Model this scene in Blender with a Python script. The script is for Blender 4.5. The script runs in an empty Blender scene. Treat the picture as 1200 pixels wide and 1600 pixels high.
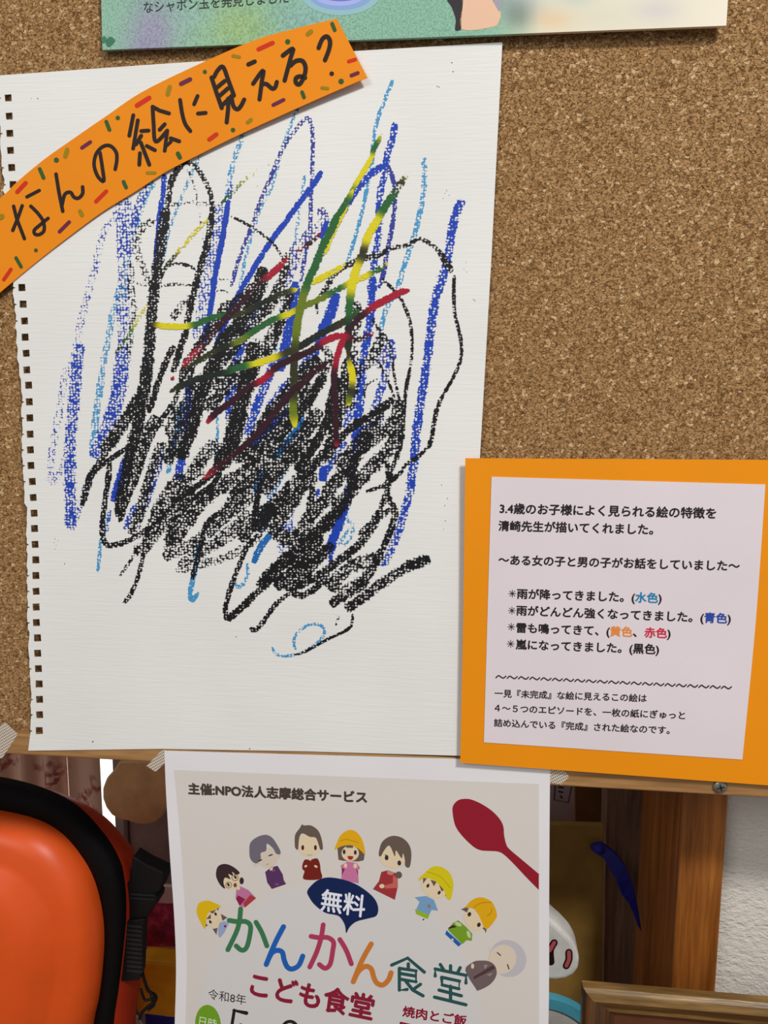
import bpy, bmesh, math, random
from mathutils import Vector, geometry
import numpy as np
random.seed(7)
S = bpy.context.scene
COL = S.collection

# ---------------------------------------------------------------- camera
F = 1200.0
def _n(v): return v / np.linalg.norm(v)
XA = _n(np.array([10750., 210., -F]))            # world right, in camera axes (x right, y down, z forward)
DA = np.array([-38., 8800., F]); DA = DA - XA * (XA @ DA) / 1.0; DA = _n(DA)
NA = np.cross(XA, DA)                            # world forward (into the board)
Z0 = 1.40
DIST = .376 * NA[2]
_c0 = np.array([0, 0, F]); _t0 = DIST / (_c0 @ NA)
CAM = np.array([-(_c0 @ XA) * _t0, -DIST, Z0 + (_c0 @ DA) * _t0])
def at(px, py, Y=0.0):
    d = np.array([px - 600., py - 800., F]); t = (DIST + Y) / (d @ NA)
    return Vector((CAM[0] + t * (d @ XA), Y, CAM[2] - t * (d @ DA)))
def proj(p):
    v = np.array([p[0] - CAM[0], p[1] - CAM[1], p[2] - CAM[2]])
    c = XA * v[0] + NA * v[1] - DA * v[2]
    return 600 + F * c[0] / c[2], 800 + F * c[1] / c[2]
cam = bpy.data.objects.new('camera', bpy.data.cameras.new('camera')); COL.objects.link(cam)
def c2w(c): return Vector((c @ XA, c @ NA, -(c @ DA)))
R = np.array([c2w(np.array([1., 0, 0])), c2w(np.array([0, -1., 0])), c2w(np.array([0, 0, -1.]))]).T
from mathutils import Matrix
M4 = Matrix(R.tolist()).to_4x4(); M4.translation = Vector(CAM); cam.matrix_world = M4
cam.data.sensor_fit = 'VERTICAL'; cam.data.sensor_height = 24; cam.data.lens = 24 * F / 1600
cam.data.clip_start = .01; S.camera = cam

# ---------------------------------------------------------------- light
w = bpy.data.worlds.new('world'); S.world = w; w.use_nodes = True
w.node_tree.nodes['Background'].inputs[0].default_value = (.93, .97, 1.0, 1)
w.node_tree.nodes['Background'].inputs[1].default_value = .30
def area(name, loc, target, sx, sy, power, col):
    l = bpy.data.lights.new(name, 'AREA'); l.shape = 'RECTANGLE'; l.size = sx; l.size_y = sy
    l.energy = power; l.color = col
    o = bpy.data.objects.new(name, l); COL.objects.link(o); o.location = loc
    o.rotation_euler = (Vector(target) - Vector(loc)).to_track_quat('-Z', 'Y').to_euler(); return o
area('ceiling_lamp', (.85, -1.25, Z0 + 1.40), (0, 0, Z0 - .05), .30, .20, 32, (1, .98, .96))
area('fill_light', (-1.2, -2.2, Z0 + 1.3), (0, 0, Z0), 1.2, .8, 19, (1, .98, .94))  # added soft fill from the left, not an actual lamp in the room
S.view_settings.view_transform = 'Standard'; S.view_settings.look = 'None'
S.view_settings.gamma = 1; S.view_settings.use_curve_mapping = False
S.view_settings.exposure = 0.0
S.cycles.transparent_max_bounces = 96
S.cycles.max_bounces = 8

# ---------------------------------------------------------------- materials
def lin(c):
    return tuple(((v / 255) / 12.92 if v / 255 <= .04045 else ((v / 255 + .055) / 1.055) ** 2.4) for v in c[:3]) + (1,)
def newmat(name, rough=.6, spec=.3):
    m = bpy.data.materials.new(name); m.use_nodes = True; nt = m.node_tree
    b = nt.nodes['Principled BSDF']; b.inputs['Roughness'].default_value = rough
    b.inputs['Specular IOR Level'].default_value = spec
    return m, nt, b
def N(nt, t, **k):
    n = nt.nodes.new(t)
    for a, v in k.items(): setattr(n, a, v)
    return n
def L(nt, a, b): nt.links.new(a, b)
def math_(nt, op, a, b=None, clamp=False):
    n = N(nt, 'ShaderNodeMath', operation=op); n.use_clamp = clamp
    for i, v in enumerate((a, b)):
        if v is None: continue
        if isinstance(v, (int, float)): n.inputs[i].default_value = v
        else: L(nt, v, n.inputs[i])
    return n.outputs[0]
def mapped(nt, scale=(1, 1, 1), rot=(0, 0, 0), coord='Position'):
    if coord == 'Position': src = N(nt, 'ShaderNodeNewGeometry').outputs['Position']
    else: src = N(nt, 'ShaderNodeTexCoord').outputs[coord]
    m = N(nt, 'ShaderNodeMapping'); L(nt, src, m.inputs[0])
    m.inputs['Scale'].default_value = scale; m.inputs['Rotation'].default_value = rot
    return m.outputs[0]
def noise(nt, vec, scale, detail=2, rough=.5):
    n = N(nt, 'ShaderNodeTexNoise'); L(nt, vec, n.inputs['Vector'])
    n.inputs['Scale'].default_value = scale; n.inputs['Detail'].default_value = detail; n.inputs['Roughness'].default_value = rough
    return n.outputs[0]
def ramp(nt, fac, stops, interp='LINEAR'):
    r = N(nt, 'ShaderNodeValToRGB'); L(nt, fac, r.inputs[0]); cr = r.color_ramp; cr.interpolation = interp
    while len(cr.elements) < len(stops): cr.elements.new(.5)
    for e, (p, c) in zip(cr.elements, stops):
        e.position = p; e.color = lin(c) if max(c) > 1.01 else (*c, 1)
    return r.outputs[0]
def bump(nt, b, h, strength, dist=.001):
    n = N(nt, 'ShaderNodeBump'); L(nt, h, n.inputs['Height']); n.inputs['Strength'].default_value = strength
    n.inputs['Distance'].default_value = dist; L(nt, n.outputs[0], b.inputs['Normal'])
_pc = {}
def plain(c, rough=.6, spec=.3, vary=.06, scale=60, metal=0):
    key = (tuple(c), rough, spec, vary, scale, metal)
    if key in _pc: return _pc[key]
    m, nt, b = newmat('tone_%d_%d_%d' % tuple(c[:3]), rough, spec); b.inputs['Metallic'].default_value = metal
    nz = noise(nt, mapped(nt), scale, 3)
    a = tuple(min(255, v * (1 + vary)) for v in c); d = tuple(v * (1 - vary) for v in c)
    r = ramp(nt, nz, [(.3, d), (.7, a)]); L(nt, r, b.inputs['Base Color'])
    _pc[key] = m; return m
def ink():
    m, nt, b = newmat('printed_ink', .55, .2)
    a = N(nt, 'ShaderNodeAttribute'); a.attribute_name = 'Col'; L(nt, a.outputs['Color'], b.inputs['Base Color']); return m
INK = ink()
def paper_mat(c, rib=.0, name='paper', rough=.7):
    m, nt, b = newmat(name, rough, .25)
    n1 = noise(nt, mapped(nt), 14, 2)
    r = ramp(nt, n1, [(.25, tuple(v * .965 for v in c)), (.75, c)]); L(nt, r, b.inputs['Base Color'])
    v = mapped(nt, (60, 60, 950) if rib else (900, 900, 900))
    h = noise(nt, v, 1.0, 2); bump(nt, b, h, .24 if rib else .08, .0004); return m
def crayon():
    m, nt, b = newmat('crayon_wax', .5, .3)
    a = N(nt, 'ShaderNodeAttribute'); a.attribute_name = 'Col'; L(nt, a.outputs['Color'], b.inputs['Base Color'])
    p = N(nt, 'ShaderNodeAttribute'); p.attribute_name = 'press'
    pos = mapped(nt)
    nz = N(nt, 'ShaderNodeTexNoise'); L(nt, pos, nz.inputs['Vector']); nz.inputs['Scale'].default_value = 1300; nz.inputs['Detail'].default_value = 2
    sub = N(nt, 'ShaderNodeVectorMath', operation='SUBTRACT'); L(nt, nz.outputs['Color'], sub.inputs[0]); sub.inputs[1].default_value = (.5, .5, .5)
    sc = N(nt, 'ShaderNodeVectorMath', operation='SCALE'); L(nt, sub.outputs[0], sc.inputs[0]); sc.inputs['Scale'].default_value = .0011
    ad = N(nt, 'ShaderNodeVectorMath', operation='ADD'); L(nt, pos, ad.inputs[0]); L(nt, sc.outputs[0], ad.inputs[1])
    fl = N(nt, 'ShaderNodeVectorMath', operation='MULTIPLY'); L(nt, ad.outputs[0], fl.inputs[0]); fl.inputs[1].default_value = (650, 0, 790)
    vo = N(nt, 'ShaderNodeTexVoronoi'); L(nt, fl.outputs[0], vo.inputs['Vector']); vo.inputs['Scale'].default_value = 1; vo.inputs['Randomness'].default_value = .5
    big = noise(nt, pos, 260, 2)
    # tooth: distance from the pit centre, with large-scale patchiness
    h = math_(nt, 'ADD', vo.outputs['Distance'], math_(nt, 'MULTIPLY', math_(nt, 'SUBTRACT', big, .5), .16))
    th = math_(nt, 'MULTIPLY', math_(nt, 'SUBTRACT', 1.0, p.outputs['Fac']), .82)
    al = math_(nt, 'MULTIPLY', math_(nt, 'SUBTRACT', h, th), 12, True)
    L(nt, al, b.inputs['Alpha'])
    bump(nt, b, vo.outputs['Distance'], .25, .0003)
    return m
def cork_mat():
    m, nt, b = newmat('cork', .85, .15)
    pos = mapped(nt); nz = N(nt, 'ShaderNodeTexNoise'); L(nt, pos, nz.inputs['Vector']); nz.inputs['Scale'].default_value = 420; nz.inputs['Detail'].default_value = 2
    sub = N(nt, 'ShaderNodeVectorMath', operation='SUBTRACT'); L(nt, nz.outputs['Color'], sub.inputs[0]); sub.inputs[1].default_value = (.5, .5, .5)
    sc = N(nt, 'ShaderNodeVectorMath', operation='SCALE'); L(nt, sub.outputs[0], sc.inputs[0]); sc.inputs['Scale'].default_value = .0022
    ad = N(nt, 'ShaderNodeVectorMath', operation='ADD'); L(nt, pos, ad.inputs[0]); L(nt, sc.outputs[0], ad.inputs[1])
    mp = N(nt, 'ShaderNodeMapping'); L(nt, ad.outputs[0], mp.inputs[0]); mp.inputs['Scale'].default_value = (1, 1, 1.25); mp.inputs['Rotation'].default_value = (0, .5, 0)
    v1 = N(nt, 'ShaderNodeTexVoronoi'); L(nt, mp.outputs[0], v1.inputs['Vector']); v1.inputs['Scale'].default_value = 600
    e1 = N(nt, 'ShaderNodeTexVoronoi', feature='DISTANCE_TO_EDGE'); L(nt, mp.outputs[0], e1.inputs['Vector']); e1.inputs['Scale'].default_value = 600
    sp = N(nt, 'ShaderNodeSeparateColor'); L(nt, v1.outputs['Color'], sp.inputs[0])
    tone = ramp(nt, sp.outputs[0], [(0, (128, 92, 54)), (.12, (160, 121, 76)), (.5, (174, 134, 88)), (.88, (185, 145, 99)), (.97, (214, 180, 134))])
    fine = noise(nt, pos, 1500, 3)
    f2 = ramp(nt, fine, [(.3, (.70, .68, .66)), (.62, (1.0, 1.0, 1.0))])
    mx = N(nt, 'ShaderNodeMix', data_type='RGBA', blend_type='MULTIPLY'); mx.inputs[0].default_value = .8
    L(nt, tone, mx.inputs[6]); L(nt, f2, mx.inputs[7])
    sel = math_(nt, 'MULTIPLY', math_(nt, 'SUBTRACT', noise(nt, pos, 620, 2), .43), 9, True)   # crevices only in places
    cre = ramp(nt, e1.outputs['Distance'], [(.0, (1, 1, 1)), (.10, (0, 0, 0))])
    mpf = N(nt, 'ShaderNodeMapping'); L(nt, pos, mpf.inputs[0]); mpf.inputs['Scale'].default_value = (1, 1, 1.7); mpf.inputs['Rotation'].default_value = (0, .35, 0)
    fleck = math_(nt, 'MULTIPLY', math_(nt, 'SUBTRACT', noise(nt, mpf.outputs[0], 760, 2, .6), .58), 11, True)
    cf = math_(nt, 'MAXIMUM', math_(nt, 'MULTIPLY', cre, sel), math_(nt, 'MULTIPLY', fleck, .75))
    m2 = N(nt, 'ShaderNodeMix', data_type='RGBA'); L(nt, cf, m2.inputs[0]); L(nt, mx.outputs[2], m2.inputs[6]); m2.inputs[7].default_value = lin((92, 62, 34))
    L(nt, m2.outputs[2], b.inputs['Base Color'])
    hh = math_(nt, 'SUBTRACT', math_(nt, 'MULTIPLY', sp.outputs[0], .6), cf); bump(nt, b, hh, .7, .0008)
    return m
def wood_mat(name, c1, c2, axis='X', scale=1.0, rough=.45, spec=.4):
    m, nt, b = newmat(name, rough, spec)
    s = {'X': (12, 160, 160), 'Z': (160, 160, 8)}[axis]
    v = mapped(nt, tuple(k * scale for k in s)); n1 = noise(nt, v, 1.0, 5, .6)
    v2 = mapped(nt, tuple(k * scale * 4 for k in s)); n2 = noise(nt, v2, 1.0, 2)
    r = ramp(nt, n1, [(.3, c1), (.5, tuple((a + d) / 2 for a, d in zip(c1, c2))), (.7, c2)])
    mx = N(nt, 'ShaderNodeMix', data_type='RGBA', blend_type='MULTIPLY'); mx.inputs[0].default_value = .35
    L(nt, r, mx.inputs[6]); L(nt, ramp(nt, n2, [(.35, (.6, .6, .6)), (.6, (1, 1, 1))]), mx.inputs[7]); L(nt, mx.outputs[2], b.inputs['Base Color'])
    bump(nt, b, n2, .15, .0004); return m
def emit(name, c, s):
    m = bpy.data.materials.new(name); m.use_nodes = True; nt = m.node_tree; nt.nodes.clear()
    e = N(nt, 'ShaderNodeEmission'); e.inputs[0].default_value = (*c, 1); e.inputs[1].default_value = s
    o = N(nt, 'ShaderNodeOutputMaterial'); L(nt, e.outputs[0], o.inputs[0]); return m

# ---------------------------------------------------------------- helpers
def link(name, me, mat, parent=None):
    o = bpy.data.objects.new(name, me); COL.objects.link(o)
    if mat is not None:
        for m in (mat if isinstance(mat, (list, tuple)) else [mat]): me.materials.append(m)
    if parent is not None:
        o.parent = parent; o.matrix_parent_inverse = Matrix.Translation(-parent.location)
    return o
def tag(o, label=None, cat=None, group=None, kind=None):
    if label: o['label'] = label
    if cat: o['category'] = cat
    if group: o['group'] = group
    if kind: o['kind'] = kind
    return o
def empty(name, loc, label, cat, group=None):
    o = bpy.data.objects.new(name, None); COL.objects.link(o); o.location = loc; o.empty_display_size = .02
    return tag(o, label, cat, group)
def mesh(verts, faces, smooth=False):
    me = bpy.data.meshes.new('m'); me.from_pydata([tuple(v) for v in verts], [], faces); me.update()
    if smooth:
        for p in me.polygons: p.use_smooth = True
    return me
def fixn(me):
    bm = bmesh.new(); bm.from_mesh(me); bmesh.ops.recalc_face_normals(bm, faces=bm.faces); bm.to_mesh(me); bm.free(); return me
def box(a, b, bev=0):
    bm = bmesh.new(); bmesh.ops.create_cube(bm, size=1)
    for v in bm.verts:
        v.co = Vector([(a[i] + b[i]) / 2 + v.co[i] * (b[i] - a[i]) for i in range(3)])
    if bev: bmesh.ops.bevel(bm, geom=bm.edges[:], offset=bev, segments=3, affect='EDGES', profile=.5)
    me = bpy.data.meshes.new('m'); bm.to_mesh(me); bm.free(); return me
def plate(pts, Yf, th, bev=0.0):
    """an outline given as photo pixels, stood up at its own depth Yf with thickness th (towards the back)"""
    Yv = (lambda x, y: Yf) if not callable(Yf) else Yf
    P = [at(x, y, Yv(x, y)) for x, y in pts]; n = len(P)
    bm = bmesh.new(); vs = [bm.verts.new(p) for p in P]; f = bm.faces.new(vs)
    r = bmesh.ops.extrude_face_region(bm, geom=[f])
    for v in [g for g in r['geom'] if isinstance(g, bmesh.types.BMVert)]: v.co.y += th
    bmesh.ops.recalc_face_normals(bm, faces=bm.faces)
    if bev: bmesh.ops.bevel(bm, geom=[e for e in bm.edges], offset=bev, segments=3, affect='EDGES', profile=.5, clamp_overlap=True)
    bmesh.ops.triangulate(bm, faces=[f for f in bm.faces if len(f.verts) > 4])
    me = bpy.data.meshes.new('m'); bm.to_mesh(me); bm.free(); return me
def sample(pts, t):
    """piecewise Catmull-Rom through pts (tuples), t in 0..1"""
    n = len(pts) - 1; k = min(int(t * n), n - 1); u = t * n - k
    p0, p1, p2, p3 = (np.array(pts[max(0, min(n, k + i))], float) for i in (-1, 0, 1, 2))
    return .5 * ((2 * p1) + (-p0 + p2) * u + (2 * p0 - 5 * p1 + 4 * p2 - p3) * u * u + (-p0 + 3 * p1 - 3 * p2 + p3) * u ** 3)
def sheet(name, Lp, Rp, Yf, th, mat, nr=24, nc=24, parent=None, colf=None, straight=False):
    V, Fc = [], []
    for j in range(nr + 1):
        a, b = sample(Lp, j / nr), sample(Rp, j / nr)
        for i in range(nc + 1):
            q = a + (b - a) * i / nc; V.append(at(q[0], q[1], Yf(q[0], q[1])))
    nf = len(V); V += [v + Vector((0, th, 0)) for v in V]; w_ = nc + 1
    for j in range(nr):
        for i in range(nc):
            k = j * w_ + i; Fc.append((k, k + w_, k + w_ + 1, k + 1)); Fc.append(tuple(nf + q for q in (k, k + 1, k + w_ + 1, k + w_)))
    bd = [i for i in range(w_)] + [j * w_ + nc for j in range(1, nr + 1)] + [nr * w_ + i for i in range(nc - 1, -1, -1)] + [j * w_ for j in range(nr - 1, 0, -1)]
    for a, b in zip(bd, bd[1:] + bd[:1]): Fc.append((a, b, b + nf, a + nf))
    me = fixn(mesh(V, Fc, True))
    try: me.set_sharp_from_angle(angle=.6)
    except Exception: pass
    if colf:
        ca = me.color_attributes.new('Col', 'FLOAT_COLOR', 'POINT')
        for k, v in enumerate(me.vertices):
            q = proj(v.co); ca.data[k].color = lin(colf(*q))
    return link(name, me, mat, parent)
class Print:
    """flat print laid on a sheet: outlines, discs and round-ended lines, each colour its own"""
    def __init__(s, Yf, off=.00006, step=.0000012): s.Yf, s.off, s.step, s.k = Yf, off, step, 0; s.V, s.F, s.C = [], [], []; s.T = (0, 0, 1)
    def tr(s, ox, oy, sc): s.T = (ox, oy, sc); return s
    def pt(s, x, y): ox, oy, sc = s.T; return ox + x / sc, oy + y / sc
    def add(s, pts, tris, col):
        b = len(s.V); o = s.off + s.step * s.k; s.k += 1
        for x, y in pts: s.V.append(at(x, y, s.Yf(x, y) - o)); s.C.append(lin(col))
        s.F += [tuple(b + i for i in t) for t in tris]
    def poly(s, pts, col, smooth=None):
        smooth = len(pts) >= 9 if smooth is None else smooth
        q = [s.pt(*p) for p in pts]
        if smooth:
            n = len(q); q2 = []
            for i in range(n):
                w4 = [q[(i - 1) % n], q[i], q[(i + 1) % n], q[(i + 2) % n]]
                for u in (0, .25, .5, .75): q2.append(tuple(sample(w4, (1 + u) / 3)))
            q = q2
        s.add(q, geometry.tessellate_polygon([[Vector((x, y, 0)) for x, y in q]]), col); return s
    def disc(s, x, y, rx, ry=None, col=(0, 0, 0), rot=0, n=28, a0=0, a1=360):
        ry = ry or rx; q = []
        for i in range(n):
            a = math.radians(a0 + (a1 - a0) * i / n); u, v = rx * math.cos(a), ry * math.sin(a); r = math.radians(rot)
            q.append(s.pt(x + u * math.cos(r) - v * math.sin(r), y + u * math.sin(r) + v * math.cos(r)))
        s.add(q, [(0, i, i + 1) for i in range(1, n - 1)], col); return s
    def line(s, pts, wd, col, smooth=True):
        q = [s.pt(*p) for p in pts]; wd = wd / s.T[2]
        if len(q) == 1: q = [q[0], (q[0][0] + .3, q[0][1])]
        if smooth and len(q) > 2:
            m = (len(q) - 1) * 6; q = [tuple(sample(q, i / m)) for i in range(m + 1)]
        P, T = [], []; n = len(q)
        for i in range(n):
            a = np.array(q[max(0, i - 1)]); b = np.array(q[min(n - 1, i + 1)]); d = b - a; d = d / (np.linalg.norm(d) + 1e-9)
            nx = np.array([-d[1], d[0]]) * wd / 2; P += [tuple(np.array(q[i]) + nx), tuple(np.array(q[i]) - nx)]
        for i in range(n - 1): k = 2 * i; T += [(k, k + 1, k + 3), (k, k + 3, k + 2)]
        s.add(P, T, col)
        for e in ([q[0], q[-1]] if smooth or n == 2 else q):
            sv = s.T; s.T = (0, 0, 1); s.disc(e[0], e[1], wd / 2, wd / 2, col, n=12); s.T = sv
        return s
    def build(s, name, parent, mat=None):
        me = mesh(s.V, s.F); ca = me.color_attributes.new('Col', 'FLOAT_COLOR', 'POINT')
        for i, c in enumerate(s.C): ca.data[i].color = c
        # face the viewer side
        bm = bmesh.new(); bm.from_mesh(me)
        for f in bm.faces:
            f.normal_update()
            if f.normal.y > 0: f.normal_flip()
        bm.to_mesh(me); bm.free()
        return link(name, me, mat or INK, parent)
def text(body, p0, p1, Yf, off, cols, name, parent, bold=.0, zs=1.0, shear=0.0, spans=None):
    cu = bpy.data.curves.new('t', 'FONT'); cu.body = body; cu.resolution_u = 3
    mats = [plain(c, .55, .2, .02) for c in cols]
    for m in mats: cu.materials.append(m)
    if spans:
        for a, b, mi in spans:
            for i in range(a, b): cu.body_format[i].material_index = mi
    o = bpy.data.objects.new('t', cu); COL.objects.link(o)
    dg = bpy.context.evaluated_depsgraph_get(); me = bpy.data.meshes.new_from_object(o.evaluated_get(dg))
    bpy.data.objects.remove(o)
    xs = [v.co.x for v in me.vertices]; x0, x1 = min(xs), max(xs)
    A, B = at(*p0, Yf(*p0)), at(*p1, Yf(*p1)); e = B - A; e.y = 0; sc = e.length / (x1 - x0); e.normalize()
    up = Vector((-e.z, 0, e.x)); bm = bmesh.new(); base = [v.co.copy() for v in me.vertices]
    # heavier weight: the glyphs struck a few times, each a hair's breadth aside
    for kk, (dx, dy) in enumerate([(0, 0)] if bold == 0 else [(bold * math.cos(a_), bold * math.sin(a_)) for a_ in (.4, 1.97, 3.54, 5.11)] + [(0, 0)]):
        for v, c0 in zip(me.vertices, base):
            q = A + e * ((c0.x + dx - x0) * sc + shear * c0.y * sc) + up * ((c0.y + dy) * sc * zs)
            q.y = Yf(*proj(q)) - off - kk * 2e-6; v.co = q
        bm.from_mesh(me)
    for f in bm.faces:
        f.normal_update()
        if f.normal.y > 0: f.normal_flip()
    bm.to_mesh(me); bm.free()
    r = bpy.data.objects.new(name, me); COL.objects.link(r)
    if not me.materials:
        for m in mats: me.materials.append(m)
    r.parent = parent; r.matrix_parent_inverse = Matrix.Translation(-parent.location); return r
def tube(pts, r, n=10, taper=None):
    V, Fc = [], []; m = len(pts)
    for i, p in enumerate(pts):
        d = (pts[min(m - 1, i + 1)] - pts[max(0, i - 1)]).normalized(); a = d.orthogonal().normalized()
        if abs(d.y) < .9: a = d.cross(Vector((0, 1, 0))).normalized()
        b = d.cross(a); rr = r * (taper[i] if taper else 1)
        V += [p + a * rr * math.cos(2 * math.pi * k / n) + b * rr * math.sin(2 * math.pi * k / n) for k in range(n)]
    for i in range(m - 1):
        for k in range(n): Fc.append((i * n + k, i * n + (k + 1) % n, (i + 1) * n + (k + 1) % n, (i + 1) * n + k))
    Fc += [tuple(range(n)), tuple(reversed(range((m - 1) * n, m * n)))]
    return fixn(mesh(V, Fc, True))

# ================================================================ structure
PLASTER = newmat('wallpaper', .8, .15)
def _wp():
    m, nt, b = PLASTER; b.inputs['Base Color'].default_value = lin((222, 216, 206))
    v = mapped(nt, (1, 1, 1.5)); n1 = noise(nt, v, 250, 3, .6); bump(nt, b, n1, .9, .0016); return m
WALLP = _wp()
DESK = wood_mat('desk_wood', (120, 78, 44), (160, 112, 68))
ZC = Z0 - .62
XW = at(1100, 1400, .07).x
tag(link('wall_right', box((XW, .07, 0), (1.6, .10, 2.6)), WALLP), 'white embossed wallpaper wall right of the wooden post', kind='structure')
BACKW = plain((120, 96, 74), .8, .1)
wx0, wx1 = at(96, 1250, .42).x, at(200, 1250, .42).x
tag(link('wall_back', box((-1.6, .42, 0), (wx0 - .05, .46, 2.6)), BACKW), kind='structure')
tag(link('wall_back', box((wx1 + .05, .42, 0), (XW + .02, .46, 2.6)), BACKW), kind='structure')
tag(link('wall_back', box((wx0 - .05, .42, 0), (wx1 + .05, .46, ZC + .02)), BACKW), kind='structure')
tag(link('window_1', box((wx0 - .05, .44, ZC + .02), (wx1 + .05, .445, 2.2)), emit('daylit_pane', (1, .97, .94), 1.6)), 'bright daylit window seen through the curtain gap', kind='structure')
tag(link('floor', box((-1.6, -2.6, -.04), (1.6, .46, 0)), DESK), kind='structure')
POST = wood_mat('post_pine', (120, 66, 22), (176, 108, 46), 'Z', 1.0, .35, .45)
pl, pr = at(1058, 1400, .055).x, at(1128, 1400, .055).x
tag(link('trim_1', box((pl, .055, 0), (pr, .150, 2.6), .0012), POST), 'orange-brown pine post between the dark panel and the white wall', kind='structure')

# ================================================================ cork board
board = empty('cork_board', (0, .01, Z0 - .137), 'brown granular cork notice board with a pale wooden bottom rail', 'notice board')
zr1 = at(0, 1140, 0).z; zr0 = at(0, 1178, -.004).z
link('cork_panel', box((-.46, 0, zr1 - .004), (.36, .012, Z0 + .46)), cork_mat(), board)
RAIL = wood_mat('rail_wood', (150, 108, 64), (190, 146, 94))
link('bottom_rail', box((-.46, -.0040, zr0), (.36, .016, zr1), .0012), RAIL, board)
sc = at(1125, 1229, -.0042)
def screw():
    V, Fc = [], []; n = 28
    for r, y in ((.0034, 0), (.0034, -.0004), (.0026, -.0011), (.0013, -.0014)):
        V += [sc + Vector((r * math.cos(2 * math.pi * k / n), y, r * math.sin(2 * math.pi * k / n))) for k in range(n)]
    for j in range(3):
        for k in range(n): Fc.append((j * n + k, j * n + (k + 1) % n, (j + 1) * n + (k + 1) % n, (j + 1) * n + k))
    Fc.append(tuple(range(3 * n, 4 * n)))
    o = link('screw', fixn(mesh(V, Fc, True)), plain((150, 146, 138), .35, .5, .05, 200, .8), board); o['label'] = 'round grey cross-head screw'
    bm = bmesh.new()
    for a in (.3, .3 + math.pi / 2):
        r = bmesh.ops.create_cube(bm, size=1)
        for v in r['verts']:
            x, z = v.co.x * .0034, v.co.z * .0007; v.co = sc + Vector((x * math.cos(a) - z * math.sin(a), -.00142 + v.co.y * .0002, x * math.sin(a) + z * math.cos(a)))
    me = bpy.data.meshes.new('m'); bm.to_mesh(me); bm.free()
    link('cross_slot', me, plain((40, 36, 32)), o)
screw()

# ================================================================ crayon drawing
YD = lambda x, y: -.0016 - .0030 * (y / 1180.0)
def drawing():
    cu = bpy.data.curves.new('c', 'CURVE'); cu.dimensions = '2D'; cu.fill_mode = 'FRONT' if False else 'BOTH'
    def w2(x, y): q = at(x, y, YD(x, y)); return q.x, q.z
    holes = [(12 + (62 - 12) * 0, 0)]
    ys = [155 + i * (1141 - 155) / 37 for i in range(38)]
    cents = [(12.5, 153), (14, 181.5), (15, 208.5), (16, 235), (18, 262)]
    lo = [(34, 449.5), (36, 475.5), (38, 501.5), (39, 527), (40.5, 552), (41.5, 578), (44.5, 602), (45.5, 628), (46.3, 653), (46.8, 678.5), (47.2, 703), (48, 727.5), (50.2, 752.5), (51.5, 777.5), (53, 802),
          (53.7, 826), (54.5, 850.7), (55.7, 875), (55.8, 899.5), (56, 924), (56.2, 948.7), (56.6, 973), (58.5, 997), (58.6, 1021), (59.7, 1045), (61, 1069), (61.5, 1093), (61.6, 1117), (61.2, 1142)]
    mid = [(18 + (34 - 18) * k / 7, 262 + (449.5 - 262) * k / 7) for k in range(1, 7)]
    cents += mid + lo
    # torn perforated edge: a little step at nearly every hole
    left = [(-4, 118)]; rnd = random.Random(3)
    edge = {153: -2, 262: 3, 449: 20, 475: 22.5, 501: 24, 552: 27, 602: 33, 628: 34, 653: 34, 703: 34, 752: 37, 777: 38, 802: 42, 826: 41, 875: 42, 899: 42, 973: 43, 997: 45, 1045: 46, 1069: 48, 1117: 48, 1142: 47, 1173: 44}
    ek = sorted(edge)
    def ex(y):
        for a, b in zip(ek, ek[1:]):
            if y <= b: return edge[a] + (edge[b] - edge[a]) * max(0, (y - a)) / (b - a)
        return 44
    for (cx, cy) in cents:
        e = ex(cy); j = rnd.uniform(-1.6, 1.6)
        left += [(e + j, cy - 9), (e + j * .6, cy - 1.5)]
        if rnd.random() < .6: left += [(e + 4.5, cy + .3), (e + .8, cy + 1.6)]
        left += [(e - j * .5, cy + 9)]
    left.append((44, 1173))
    outer = left + [(250, 1170), (480, 1174), (720, 1181), (745, 800), (768, 400), (785, 66), (500, 83), (250, 100)]
    loops = [outer]
    for cx, cy in cents:
        a = rnd.uniform(-.5, .5)
        loops.append([(cx - 5.6, cy - 5.4 + a), (cx + 5.2, cy - 5.8), (cx + 5.9, cy + 5.2), (cx - 5 + a, cy + 5.6)])
    for lp in loops:
        sp = cu.splines.new('POLY'); sp.use_cyclic_u = True; sp.points.add(len(lp) - 1)
        for p, (x, y) in zip(sp.points, lp): a, b = w2(x, y); p.co = (a, b, 0, 1)
    o = bpy.data.objects.new('c', cu); COL.objects.link(o)
    me0 = bpy.data.meshes.new_from_object(o.evaluated_get(bpy.context.evaluated_depsgraph_get())); bpy.data.objects.remove(o)
    bm = bmesh.new(); bm.from_mesh(me0)
    bmesh.ops.remove_doubles(bm, verts=bm.verts, dist=1e-7)
    r = bmesh.ops.extrude_face_region(bm, geom=bm.faces[:])
    back = set(g for g in r['geom'] if isinstance(g, bmesh.types.BMVert))
    for v in bm.verts:
        x, z = v.co.x, v.co.y; p = Vector((x, -.003, z))
        for _ in range(2): q = proj(p); p.y = YD(*q)
        v.co = Vector((x, p.y + (.00035 if v in back else 0), z))
    bmesh.ops.recalc_face_normals(bm, faces=bm.faces)
    me = bpy.data.meshes.new('m'); bm.to_mesh(me); bm.free()
    return link('drawing_sheet', me, paper_mat((233, 232, 228), 1, 'sketch_paper'))
draw = tag(drawing(), 'white sketchbook sheet with punched left edge under layered blue, black and red crayon scribbles', 'drawing')

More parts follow.
